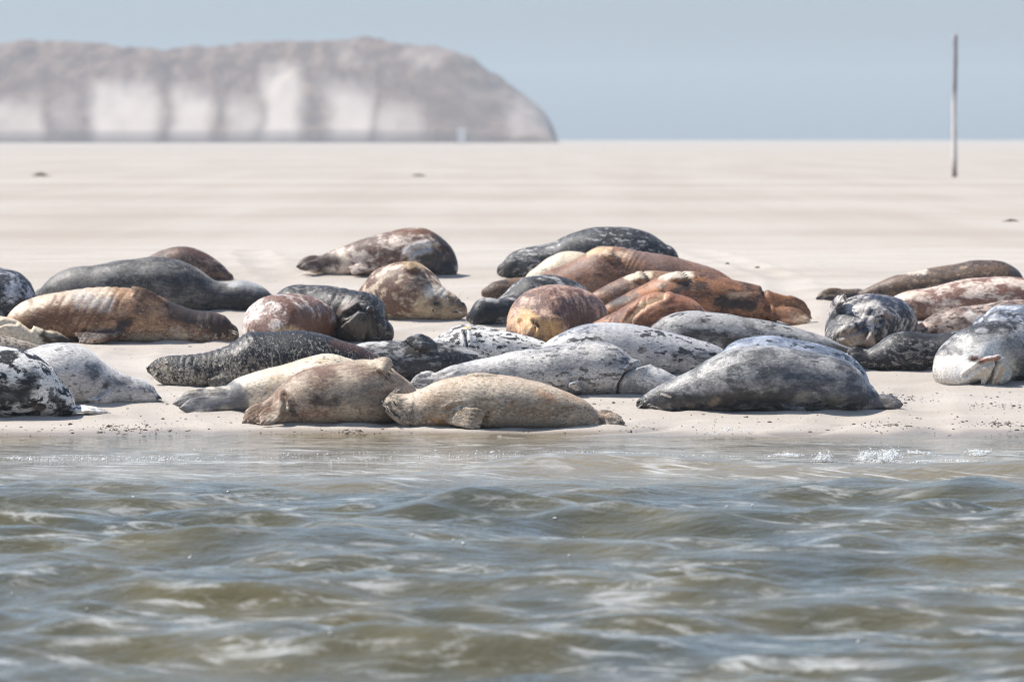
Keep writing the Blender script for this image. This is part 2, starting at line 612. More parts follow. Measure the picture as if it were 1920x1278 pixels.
def seal_material(name, p, yaw=0.0, seed=0):
    """fur: two pelage colours in patches, a stain tone, small flecks, stuck sand"""
    N = NT(name)
    O = N.objco()
    vec = N.mapping(O, p.get('stretch', (0.62, 1.0, 1.15)), rot=(0, p.get('tilt', 0.0), -yaw), loc=(seed * 3.7, seed * 1.9, seed * 2.3))
    vec2 = N.mapping(O, p.get('fstretch', (0.55, 1.0, 1.35)), rot=(0, p.get('tilt', 0.0), -yaw), loc=(seed * 1.3 + 5, seed * 2.9, seed))
    thr, soft = p.get('thr', 0.5), p.get('soft', 0.08)
    n1 = N.noise(vec, p.get('scale', 5.0), 6, 0.64, p.get('dist', 0.25))
    c = N.mix(N.ramp(n1, thr - soft, thr + soft), p['a'], p['b'])
    if 'c' in p:
        n3 = N.noise(N.mapping(O, (1, 1, 1), loc=(seed * 5.1, 3, seed)), p.get('cscale', 2.6), 5, 0.62, 0.2)
        ct = p.get('cthr', 0.55)
        c = N.mix(N.math('MULTIPLY', N.ramp(n3, ct - 0.10, ct + 0.10), p.get('cmax', 0.85)), c, p['c'])
    if 'f' in p:
        n2 = N.noise(vec2, p.get('fscale', 16.0), 3, 0.55, 0.15)
        nb = N.noise(N.mapping(O, (1, 1, 1), loc=(seed, 8, seed * 2)), 2.2, 2, 0.5)
        fth = N.math('SUBTRACT', 0.5 + (p.get('fthr', 0.6) - 0.5) * 0.60, N.math('MULTIPLY', N.math('SUBTRACT', nb, 0.5), p.get('fclump', 0.35)))
        m = N.ramp(n2, fth, N.math('ADD', fth, p.get('fsoft', 0.035)))
        c = N.mix(N.math('MULTIPLY', m, p.get('fmax', 0.9)), c, p['f'])
    sp = N.noise(vec2, 48.0, 3, 0.6)
    spk = N.mix(0.72, c, (0.012, 0.011, 0.011, 1))
    c = N.mix(N.math('MULTIPLY', N.ramp(sp, 0.57, 0.64), p.get('specks', 0.42)), c, spk)
    sp2 = N.noise(N.mapping(vec2, (1, 1, 1), loc=(9, 4, 2)), 60.0, 3, 0.6)
    c = N.mix(N.math('MULTIPLY', N.ramp(sp2, 0.58, 0.66), p.get('lights', 0.28)), c, (0.62, 0.57, 0.52, 1))
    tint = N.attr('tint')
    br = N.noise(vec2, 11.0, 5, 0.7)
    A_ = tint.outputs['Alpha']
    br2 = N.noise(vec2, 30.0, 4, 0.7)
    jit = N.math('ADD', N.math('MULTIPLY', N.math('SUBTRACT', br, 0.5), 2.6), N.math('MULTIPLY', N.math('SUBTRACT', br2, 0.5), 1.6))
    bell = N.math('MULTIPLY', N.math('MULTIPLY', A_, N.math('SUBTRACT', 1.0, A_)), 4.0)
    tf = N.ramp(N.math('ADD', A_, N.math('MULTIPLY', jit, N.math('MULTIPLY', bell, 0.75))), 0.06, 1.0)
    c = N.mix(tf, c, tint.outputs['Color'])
    hgt = N.sep(N.attr('su').outputs['Vector'])[2]
    sandy = p.get('sandy', 0.12)
    sn = N.noise(O, 42.0, 5, 0.7)
    sn2 = N.noise(O, 6.0, 3, 0.6)
    low = N.ramp(hgt, p.get('sandh', 0.16), 0.0)
    sm = N.math('MULTIPLY', N.ramp(N.math('ADD', sn, N.math('MULTIPLY', low, sandy * 0.26)), 0.60, 0.74), N.ramp(N.math('ADD', sn2, N.math('MULTIPLY', low, 0.14)), 0.50, 0.64))
    sm = N.math('MULTIPLY', sm, min(1.0, sandy * 3.0))
    c = N.mix(sm, c, (0.40, 0.34, 0.275, 1))
    g = N.noise(N.mapping(O, (0.45, 1, 1), rot=(0, p.get('tilt', 0.0) * 0.5, -yaw)), p.get('grain', 66.0), 4, 0.72)
    gm = N.ramp(g, 0.30, 0.72, 1 - p.get('grainamt', 0.40), 1 + p.get('grainamt', 0.40) * 0.7)
    cc = N.n('ShaderNodeVectorMath', operation='MULTIPLY')
    N.put(cc.inputs[0], c)
    cb = N.n('ShaderNodeCombineXYZ')
    for i in range(3): N.put(cb.inputs[i], gm)
    N.t.links.new(cb.outputs[0], cc.inputs[1])
    bh = N.math('ADD', N.math('MULTIPLY', g, 0.5), N.math('MULTIPLY', N.noise(vec, 26.0, 4, 0.6), 0.6))
    bh = N.math('ADD', bh, N.math('MULTIPLY', sm, 0.8))
    cr = N.noise(N.mapping(O, (7.0, 1.3, 1.3), rot=(0, 0.25, -yaw)), 2.4, 4, 0.6, 0.6)
    bh = N.math('ADD', bh, N.math('MULTIPLY', N.ramp(cr, 0.36, 0.60), p.get('crease', 0.06)))
    nb_ = N.bump(bh, min(1.0, p.get('bump', 0.45) * 0.95), 0.012)
    rg = N.ramp(n1, 0.3, 0.7, p.get('rough', 0.50), p.get('rough', 0.50) + 0.12)
    N.principled(cc.outputs[0], rg, p.get('spec', 0.42), nb_, **{'Sheen Tint': cc.outputs[0], 'Sheen Weight': 0.6, 'Sheen Roughness': 0.45})
    return N.m


M_EYE = simple_mat('dark_wet_eye', (0.008, 0.006, 0.005), 0.12, 0.6, 0.2)
M_LID = simple_mat('pale_eyelid', (0.30, 0.24, 0.20), 0.5, 0.4, 0.3)
M_NOSE = simple_mat('dark_nose_skin', (0.022, 0.018, 0.017), 0.38, 0.5, 0.4, 60.0)
M_CLAW = simple_mat('dark_claw', (0.035, 0.028, 0.024), 0.35, 0.5, 0.3)
M_PALECLAW = simple_mat('pale_horn_claw', (0.25, 0.20, 0.15), 0.4, 0.5, 0.3)
M_LIP = simple_mat('dark_lip_skin', (0.020, 0.015, 0.014), 0.5, 0.4, 0.4, 50.0)
M_WHISK = simple_mat('pale_whisker', (0.52, 0.47, 0.40), 0.45, 0.4, 0.1)

cl_V, cl_F = tube([(0, 0, -0.006), (0.008, 0, 0.0), (0.020, 0, 0.001), (0.031, 0, -0.005)], [0.0035, 0.0055, 0.0042, 0.0008], segs=6)
CLAW_ME = mesh_np('claw', cl_V, cl_F); CLAW_ME.materials.append(M_CLAW)
CLAW_PALE = CLAW_ME.copy(); CLAW_PALE.materials.clear(); CLAW_PALE.materials.append(M_PALECLAW)
bm = bmesh.new(); bmesh.ops.create_uvsphere(bm, u_segments=14, v_segments=9, radius=1.0)
EYE_ME = bpy.data.meshes.new('eye'); bm.to_mesh(EYE_ME); bm.free()
EYE_ME.polygons.foreach_set('use_smooth', np.ones(len(EYE_ME.polygons), dtype=bool)); EYE_ME.materials.append(M_EYE)
LID_ME = EYE_ME.copy(); LID_ME.materials.clear(); LID_ME.materials.append(M_LID)
NOSE_ME = EYE_ME.copy(); NOSE_ME.materials.clear(); NOSE_ME.materials.append(M_NOSE)


def hit(bvh, px, py):
    d = Vector(ray(px, py)).normalized()
    r = bvh.ray_cast(Vector(CAMP), d)
    if r[0] is None: return None
    return np.array(r[0]), np.array(r[1])


def make_flipper(bvh, fp, parts, claws):
    """a paddle with five digits lying on or beside the body"""
    r = hit(bvh, *fp['root']); Yr = fp.get('Y')
    near = np.array((0, -1.0, 0.25)) / 1.03
    if r is None:
        nz = near; P0 = at(*fp['root'], Yr if Yr else fp['Yc'])
    else:
        nz = r[1]; P0 = r[0] - nz * fp.get('sink', 0.05)
        if Yr: P0 = at(*fp['root'], Yr)
    if fp.get('n') is not None:
        nz = np.array(fp['n'], float); nz /= np.linalg.norm(nz)
    t_ = hit(bvh, *fp['tip']) if not fp.get('free') else None
    lift = fp.get('lift', 0.035)
    if t_ is None:
        P1 = at(*fp['tip'], P0[1] + fp.get('dy', -0.02))
    else:
        P1 = t_[0] + t_[1] * lift
        if fp.get('n') is None: nz = nz + t_[1]; nz /= np.linalg.norm(nz)
    P1[2] = max(P1[2], float(zg(P1[1])) + 0.02)
    mid = 0.5 * (P0 + P1)
    mp = (0.5 * (fp['root'][0] + fp['tip'][0]) + fp.get('bx', 0), 0.5 * (fp['root'][1] + fp['tip'][1]) + fp.get('by', 0))
    m_ = hit(bvh, *mp) if not fp.get('free') else None
    if m_ is not None:
        mid = m_[0] + m_[1] * lift
    elif 'bx' in fp or 'by' in fp:
        mid = at(*mp, mid[1])
    tt = np.linspace(0, 1, 11)
    q = 2 * mid - 0.5 * (P0 + P1)
    path = ((1 - tt) ** 2)[:, None] * P0 + (2 * tt * (1 - tt))[:, None] * q + (tt ** 2)[:, None] * P1
    w = fp.get('w', 0.13); nf = 5
    T = np.gradient(path, axis=0); T /= np.linalg.norm(T, axis=1)[:, None]
    S = np.cross(T, nz); S /= np.linalg.norm(S, axis=1)[:, None]
    k = int(len(tt) * fp.get('palm', 0.72))
    hind = fp.get('hind', False)
    if hind:
        k = len(tt) - 1
        wp = np.interp(tt, [0, 0.3, 0.65, 0.88, 0.96, 1], [0.48, 0.42, 0.42, 0.35, 0.22, 0.08]) * w
    else:
        k = len(tt) - 2
        wp = np.interp(tt, [0, 0.25, 0.6, 0.85, 1], [0.30, 0.44, 0.52, 0.46, 0.28]) * w
    th = fp.get('th', 0.40) * 0.8
    parts.append(tube(path[:k + 1], wp[:k + 1], np.interp(tt[:k + 1], [0, 1], [th * 1.5, th]), nz, 14))
    for j in range(nf):
        o = (j - 2) / 2.0
        st = 5
        Ls = (1.0 if not hind else 1.0 - 0.17 * abs(o) ** 1.5 + 0.02 * ((j * 37) % 3))
        if not hind: Ls = 1.02 - 0.06 * j if fp.get('rev') else 1.02 - 0.06 * (4 - j)
        pts = []
        for s_ in np.linspace(0, 1, 8):
            f = 0.42 + (Ls - 0.42) * s_
            x = f * 10; i0 = min(int(x), 9); fr = x - i0
            b_ = path[i0] * (1 - fr) + path[i0 + 1] * fr
            spread = 0.40 * w * o * ((0.9 + fp.get('fan', 0.25) * s_) if not hind else (0.92 - 0.22 * s_ * s_ + fp.get('fan', 0.25) * 0.6 * s_))
            pts.append(b_ + S[i0] * spread + nz * (0.012 + 0.008 * math.sin(s_ * 3.1)))
        r0 = w * (0.105 if hind else 0.118)
        rr = np.array([0.8, 0.95, 1.0, 1.0, 0.98, 0.9, 0.75, 0.4]) * r0
        parts.append(tube(pts, rr, 0.95, nz, 9))
        if fp.get('claws'):
            claws.append((np.array(pts[-1]), np.array(pts[-1]) - np.array(pts[-3]), nz, fp.get('claws')))


SEALS = []


def seal(label, base, st, pel, voxel=0.0145, wr=1.18, yoff=0.0, flips=(), tints=(), wrinkles=(), eyes=(), noses=(), whiskers=(), grooves=(), yaw=0.0, lines=(), bumps=()):
    idx = len(SEALS)
    V, F, cen, tq, Y0 = body_tube(st, base, wr, yoff)
    parts = [(V, F)]
    bvh = BVHTree.FromPolygons([Vector(v) for v in V], F)
    for (bx, by, rx, rz, ry) in bumps:                # shoulders, haunches: swellings of the body
        hb = hit(bvh, bx, by)
        if hb is None: continue
        a_ = np.linspace(0, np.pi, 9)
        e = [(hb[0] + np.array((-rx * math.cos(q_), ry * 0.35, 0)), max(0.004, math.sin(q_))) for q_ in a_]
        pts = np.array([e_[0] for e_ in e]); rr = np.array([e_[1] for e_ in e])
        parts.append(tube(pts, rr * rz, ry / rz, (0, -1, 0), 14))
    claws = []
    for fp in flips:
        fp = dict(fp); fp['Yc'] = Y0
        make_flipper(bvh, fp, parts, claws)
    vs, fs, o = [], [], 0
    for v, f in parts:
        vs.append(v); fs += [tuple(i + o for i in q) for q in f]; o += len(v)
    V = np.concatenate(vs)
    base_pt = np.array((cen[len(cen) // 2][0], Y0, float(zg(Y0))))
    me = bpy.data.meshes.new('raw')
    me.from_pydata([tuple(map(float, v - base_pt)) for v in V], [], fs)
    tmp = bpy.data.objects.new('raw', me); COL.objects.link(tmp)
    md = tmp.modifiers.new('r', 'REMESH'); md.mode = 'VOXEL'; md.voxel_size = voxel; md.use_smooth_shade = True
    ms = tmp.modifiers.new('s', 'SMOOTH'); ms.factor = 0.5; ms.iterations = 3
    dg = bpy.context.evaluated_depsgraph_get()
    body = bpy.data.meshes.new_from_object(tmp.evaluated_get(dg))
    bpy.data.objects.remove(tmp); bpy.data.meshes.remove(me)
    n = len(body.vertices)
    co = np.empty(n * 3, np.float32); body.vertices.foreach_get('co', co); co = co.reshape(-1, 3).astype(float)
    nr = np.empty(n * 3, np.float32); body.vertices.foreach_get('normal', nr); nr = nr.reshape(-1, 3).astype(float)
    Wd = co + base_pt
    # body coordinate
    u = np.empty(n)
    T = np.gradient(cen, axis=0); T /= np.linalg.norm(T, axis=1)[:, None]
    for a0 in range(0, n, 8000):
        q = Wd[a0:a0 + 8000]
        d = ((q[:, None, :2] - cen[None, :, :2]) ** 2).sum(2)
        i = d.argmin(1)
        u[a0:a0 + 8000] = tq[i] + ((q - cen[i]) * T[i]).sum(1)
    pxv, pyv = project(Wd)
    cpx, cpy = project(cen)
    disp = np.zeros(n)
    # soft folds across the body
    for (x0, x1, cnt, amp, slant) in wrinkles:
        ph = (pxv + slant * (pyv - base) - x0) / (x1 - x0)
        env = sstep(-0.02, 0.12, ph) * sstep(1.02, 0.85, ph)
        wv = ph * cnt + 0.55 * (vnoise(pxv * 0.03, pyv * 0.03, idx) - 0.5) + 0.35 * (vnoise(pxv * 0.01, pyv * 0.012, idx + 9) - 0.5)
        wv = wv + 0.8 * (vnoise(ph * cnt * 0.45 + 3.3, pyv * 0.006, idx + 31) - 0.5)
        disp += 0.62 * amp * env * (np.abs(np.sin(np.pi * wv)) ** 0.5 - 0.75) * (0.15 + 1.3 * vnoise(pxv * 0.022 + 7, pyv * 0.03, idx + 3))
    for (pts, r, dep) in grooves:
        dist = np.full(n, 1e9)
        for (ax, ay), (bx, by) in zip(pts[:-1], pts[1:]):
            vx, vy = bx - ax, by - ay
            tt = np.clip(((pxv - ax) * vx + (pyv - ay) * vy) / (vx * vx + vy * vy), 0, 1)
            dist = np.minimum(dist, np.hypot(pxv - ax - tt * vx, pyv - ay - tt * vy))
        disp -= dep * np.exp(-(dist / r) ** 2)
        disp += dep * 0.45 * np.exp(-((dist - 2.2 * r) / (1.3 * r)) ** 2)
    # slack, uneven flesh
    sc_ = F_PX / Y0
    disp += 0.018 * (fbm(pxv / sc_ * 5 + idx, pyv / sc_ * 5, idx, 3) - 0.45)
    co2 = co + nr * disp[:, None]
    body.vertices.foreach_set('co', co2.astype(np.float32).ravel())
    # marks of the coat, with shade painted into some folds and flanks
    rgb = np.zeros((n, 3)); al = np.zeros(n)
    for tn in tints:
        (ax, ay, bx, by, r, colr, a0) = tn[:7]
        sq = tn[7] if len(tn) > 7 else 1.0
        jx = pxv + 0.5 * r * (vnoise(pxv * 2.2 / r, pyv * 2.2 / r, idx + 21) - 0.5)
        jy = pyv + 0.5 * r * (vnoise(pxv * 2.2 / r + 40, pyv * 2.2 / r, idx + 22) - 0.5)
        vx, vy = bx - ax, by - ay
        L2 = vx * vx + vy * vy + 1e-6
        tt = np.clip(((jx - ax) * vx + (jy - ay) * vy) / L2, 0, 1)
        d = np.hypot(jx - ax - tt * vx, (jy - ay - tt * vy) / sq) / r
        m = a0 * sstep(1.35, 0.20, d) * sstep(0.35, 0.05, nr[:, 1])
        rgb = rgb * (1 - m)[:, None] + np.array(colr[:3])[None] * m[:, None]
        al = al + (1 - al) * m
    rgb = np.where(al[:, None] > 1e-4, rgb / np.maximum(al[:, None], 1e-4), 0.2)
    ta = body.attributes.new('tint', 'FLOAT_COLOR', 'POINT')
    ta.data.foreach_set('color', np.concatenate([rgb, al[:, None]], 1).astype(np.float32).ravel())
    sa = body.attributes.new('su', 'FLOAT_VECTOR', 'POINT')
    su = np.stack([u, pyv * 0, Wd[:, 2] - zg(Wd[:, 1])], 1)
    sa.data.foreach_set('vector', su.astype(np.float32).ravel())
    body.polygons.foreach_set('use_smooth', np.ones(len(body.polygons), dtype=bool))
    mat = seal_material('seal_fur', pel, yaw, idx + 1)
    o = obj('seal', body, mat, loc=tuple(base_pt))
    tag(o, label, 'seal', 'seals resting on the sandbank')
    SEALS.append(o)
    ib = Vector(base_pt)
    bv2 = BVHTree.FromPolygons([Vector(v) for v in (co2 + base_pt)], [tuple(p.vertices) for p in body.polygons])

    def local(m, pos, X, Nn, sx, sy, sz, name):
        X = Vector(X).normalized(); Z = Vector(Nn).normalized()
        Yv = Z.cross(X).normalized(); X = Yv.cross(Z)
        M = Matrix((X, Yv, Z)).transposed().to_4x4()
        e = bpy.data.objects.new(name, m); COL.objects.link(e); e.parent = o
        e.matrix_local = Matrix.Translation(Vector(pos) - ib) @ M @ Matrix.Diagonal((sx, sy, sz, 1))
        return e
    for (p, d, nz, kind) in claws:
        local(CLAW_PALE if kind == 2 else CLAW_ME, p, d, nz, 1.15, 1.15, 1.15, 'claw')
    for (ex, ey, sx, sy, kind) in eyes:
        h_ = hit(bv2, ex, ey)
        if h_ is None: continue
        tx = np.array((1, 0, math.tan(kind[1]) if isinstance(kind, tuple) else 0.0))
        kd = kind[0] if isinstance(kind, tuple) else kind
        local(LID_ME if kd == 'lid' else EYE_ME, h_[0] - h_[1] * 0.004, tx, h_[1], sx, sy, 0.010, 'eye')
    for (ex, ey, sx, sy) in noses:
        h_ = hit(bv2, ex, ey)
        if h_ is None: continue
        local(NOSE_ME, h_[0] - h_[1] * 0.004, (1, 0, 0.2), h_[1], sx, sy, 0.014, 'nose')
    for (nm, pts, r, mt) in lines:                    # lips, closed lids, nostrils
        hs = [hit(bv2, *q) for q in pts]
        hs = [q[0] + q[1] * r * 0.15 for q in hs if q is not None]
        if len(hs) < 2: continue
        P_ = np.array(hs); tt_ = np.linspace(0, 1, len(P_)); tq_ = np.linspace(0, 1, 3 * len(P_))
        P_ = np.stack([np.interp(tq_, tt_, P_[:, i_]) for i_ in range(3)], 1)
        v, f_ = tube(P_ - base_pt, r * np.maximum(0.25, np.sin(np.linspace(0.15, 3.0, len(P_)))), segs=6)
        obj(nm, mesh_np(nm, v, f_), mt, o)
    if whiskers:
        for (x0, y0, x1, y1, cnt, sp) in whiskers:
            vs, fs, off = [], [], 0
            for i in range(cnt):
                ax, ay = x0 + random.uniform(-3, 3), y0 + random.uniform(-4, 4)
                h_ = hit(bv2, ax, ay)
                if h_ is None: continue
                f = random.uniform(0.55, 1.1)
                bx, by = ax + x1 * f + random.uniform(-sp, sp), ay + y1 * f + random.uniform(-sp, sp)
                p0 = h_[0]; p1 = at(bx, by, p0[1] + random.uniform(-0.12, 0.02))
                p1[2] = max(p1[2], float(zg(p1[1])) + 0.004)
                md_ = 0.5 * (p0 + p1) + np.array((0, -0.015, 0.014))
                pts = [p0, 0.5 * (p0 + md_) + np.array((0, -.003, .004)), md_, 0.5 * (md_ + p1) + np.array((0, 0, .003)), p1]
                v, f_ = tube(np.array(pts) - base_pt, [0.0018, 0.0017, 0.0015, 0.0011, 0.0004], segs=5)
                vs.append(v); fs += [tuple(i_ + off for i_ in q_) for q_ in f_]; off += len(v)
            if vs:
                obj('whiskers', mesh_np('whiskers', np.concatenate(vs), fs), M_WHISK, o)
    return o


# coat colours
WHITE = alb(236, 230, 222); PALE = alb(214, 208, 202); GREY = alb(168, 166, 166); MID = alb(128, 126, 128)
DGREY = alb(88, 88, 94); BLACK = alb(44, 42, 46); INK = alb(30, 30, 36); BLUEG = alb(118, 128, 146)
CREAM = alb(232, 214, 184); TAN = alb(186, 158, 126); BROWN = alb(146, 106, 78); RUST = alb(150, 96, 60); DBROWN = alb(84, 62, 52)
PINK = alb(196, 160, 144); PINKB = alb(158, 116, 100); ORANGE = alb(196, 118, 52); SANDC = alb(205, 186, 160)

# ---- front row -------------------------------------------------------------------
seal('white seal with big black blotches, cut by the left edge, nearest the water', 785,
     [(-330, 745, 0.3), (-260, 700, 0.2), (-150, 660, 0.1), (-60, 646), (10, 648), (60, 660), (98, 690), (118, 722)],
     dict(a=WHITE, b=INK, thr=0.515, soft=0.03, scale=7, dist=0.4, f=BLACK, fscale=17, fthr=0.66, fmax=0.8, sandy=0.25, bump=0.5), voxel=0.0105, wr=1.2,
     flips=[dict(root=(128, 772), tip=(203, 781), w=0.13, free=True, Y=None, dy=0.05, hind=True, n=(0, -0.35, 1), th=0.3),
            dict(root=(126, 768), tip=(192, 776), w=0.12, free=True, dy=0.22, hind=True, n=(0, -0.35, 1), th=0.3)],
     tints=[(150, 780, 210, 782, 12, alb(190, 176, 150), .7), (0, 745, 50, 740, 26, INK, .9), (60, 705, 60, 712, 18, INK, .8),
            (105, 745, 120, 775, 16, INK, .8), (70, 765, 100, 778, 10, alb(150, 120, 96), .6)])
seal('pale grey seal with a smoky flank patch, head down behind the blotched one', 762,
     [(-40, 720, 0.25), (10, 680, 0.15), (60, 652), (112, 642), (160, 652), (205, 685), (240, 703), (268, 711), (288, 724, 0, 760), (298, 740, 0, 762, 0.8)],
     dict(a=PALE, b=GREY, thr=0.55, soft=0.18, scale=3.0, f=MID, fscale=24, fthr=0.70, fmax=0.75, sandy=0.15, bump=0.4), voxel=0.0105,
     flips=[dict(root=(214, 728), tip=(166, 757), w=0.13, bx=4, by=4, claws=1, lift=0.045)],
     tints=[(168, 696, 176, 698, 24, alb(98, 102, 112), .75), (205, 715, 240, 712, 12, alb(120, 120, 124), .6), (196, 724, 200, 722, 6, DGREY, .8),
            (298, 745, 301, 752, 7, BLACK, .9)],
     noses=[(301, 748, 0.016, 0.022)], whiskers=[(296, 752, 24, 8, 6, 4)])
seal('cream yellow seal with grey hind flippers stretched out to the left', 776,
     [(408, 742, -0.05), (440, 712), (480, 696), (530, 683), (580, 669), (618, 662), (650, 670, .05), (690, 690, .15), (740, 715, .3)],
     dict(a=alb(228, 214, 194), b=alb(212, 188, 156), thr=0.52, soft=0.16, scale=3.0, f=alb(120, 98, 72), fscale=44, fthr=0.72, fmax=0.8, sandy=0.18, bump=0.35), voxel=0.0105, wr=1.12,
     flips=[dict(root=(428, 738), tip=(326, 757), w=0.17, free=True, dy=-0.02, hind=True, n=(0, -1, 0.5), th=0.45, by=-3),
            dict(root=(432, 752), tip=(338, 766), w=0.16, free=True, dy=-0.16, hind=True, n=(0, -1, 0.6), th=0.5),
            dict(root=(440, 730), tip=(345, 748), w=0.15, free=True, dy=0.16, hind=True, n=(0, -1, 0.6), th=0.5)],
     tints=[(330, 760, 440, 745, 32, alb(140, 136, 134), .95), (440, 725, 452, 765, 14, alb(128, 126, 126), .9),
            (520, 720, 600, 712, 30, alb(205, 168, 116), .45), (560, 716, 600, 690, 5, alb(90, 72, 56), .6)])
seal('tan brown seal on its side showing its belly, foreflipper laid over its chest', 798,
     [(486, 776, -0.05), (510, 742, -0.03), (545, 707), (580, 690), (640, 679), (688, 672), (718, 678, .05), (742, 700, .1), (765, 722, .2), (800, 750, .3)],
     dict(a=alb(190, 168, 144), b=alb(150, 112, 88), thr=0.56, soft=0.12, scale=5.5, c=alb(170, 150, 130), cthr=0.6, f=alb(120, 84, 66), fscale=20, fthr=0.66, fmax=0.6, sandy=0.5, bump=0.45), voxel=0.0100, wr=1.10,
     flips=[dict(root=(518, 742), tip=(456, 792), w=0.15, free=True, dy=-0.10, hind=True, n=(-0.3, -1, 0.4), th=0.42, fan=0.5),
            dict(root=(530, 752), tip=(490, 795), w=0.15, free=True, dy=-0.24, hind=True, n=(-0.2, -1, 0.4), th=0.42, fan=0.5),
            dict(root=(688, 682), tip=(730, 704), w=0.14, claws=1, lift=0.035, bx=4, by=-4, n=(0.2, -0.85, 0.6))],
     tints=[(470, 785, 520, 740, 22, alb(150, 112, 84), .8), (560, 705, 620, 698, 16, alb(136, 92, 70), .7), (592, 752, 625, 752, 17, alb(96, 72, 60), .7),
            (645, 735, 740, 760, 40, alb(160, 146, 130), .6), (690, 678, 730, 690, 12, alb(200, 180, 154), .8), (540, 745, 550, 775, 10, alb(80, 60, 50), .6),
            (660, 690, 690, 700, 16, alb(140, 100, 78), .5)],
     grooves=[([(628, 746), (636, 754), (632, 762)], 3.0, 0.018), ([(532, 740), (536, 760), (530, 780)], 4.0, 0.02)])
seal('tan seal lying on its back at the water edge, whiskered muzzle pointing left', 804,
     [(720, 750, 0.0, 764, 0.95), (727, 742, 0, 776, 0.95), (740, 738, 0, 788, 1.0), (762, 738, 0, 800, 1.05), (790, 728), (825, 713), (870, 704), (912, 701), (960, 704), (1010, 716), (1060, 734), (1100, 753), (1124, 775)],
     dict(a=alb(216, 196, 172), b=alb(192, 164, 136), thr=0.52, soft=0.16, scale=3.2, c=alb(172, 134, 100), cthr=0.62, cmax=0.4, f=alb(110, 84, 62), fscale=40, fthr=0.68, fmax=0.5, sandy=0.75, sandh=0.4, bump=0.8, grain=70), voxel=0.0085, wr=1.14, bumps=[(905, 704, 0.13, 0.022, 0.05), (727, 757, 0.035, 0.035, 0.05)],
     flips=[dict(root=(838, 784), tip=(910, 786), w=0.17, bx=0, by=-5, claws=1, lift=0.034, rev=True, sink=0.02, n=(-0.1, -1, 0.35), th=0.34),
            dict(root=(1118, 786), tip=(1170, 794), w=0.15, free=True, dy=0.02, hind=True, n=(0, -1, 0.7), th=0.45),
            dict(root=(1112, 772), tip=(1164, 783), w=0.12, free=True, dy=0.22, hind=True, n=(0, -1, 0.7), th=0.45)],
     tints=[(740, 745, 775, 790, 24, alb(150, 132, 112), .55), (776, 742, 770, 795, 5, BLACK, .55), (750, 760, 765, 790, 7, alb(70, 58, 48), .5), (718, 752, 722, 758, 6, alb(60, 46, 40), .8), (722, 766, 752, 784, 2.6, INK, .85), 
            (800, 788, 830, 795, 12, alb(178, 126, 70), .6), (900, 760, 1080, 775, 22, alb(160, 122, 82), .5),
            (850, 775, 905, 785, 22, alb(170, 132, 86), .55), (1130, 790, 1172, 795, 12, alb(92, 74, 64), .8), (1010, 735, 1040, 750, 10, alb(214, 160, 116), .5)],
     noses=[(717, 754, 0.014, 0.020)], whiskers=[(729, 743, 24, -16, 11, 5), (722, 764, 17, 20, 13, 6)],
     lines=[('mouth', [(716, 761), (724, 766), (733, 771), (743, 777), (750, 784)], 0.0055, M_LIP), ('eyelid', [(735, 749), (738, 753), (741, 757), (743, 761)], 0.0060, M_LIP),
            ('nostril', [(717, 750), (719, 753)], 0.006, M_LIP), ('nostril', [(717, 757), (719, 760)], 0.006, M_LIP)],
     grooves=[([(722, 764), (738, 772), (750, 782)], 2.2, 0.010), ([(835, 770), (846, 762), (870, 758)], 3.0, 0.012), ([(915, 772), (910, 790)], 3, .01)])
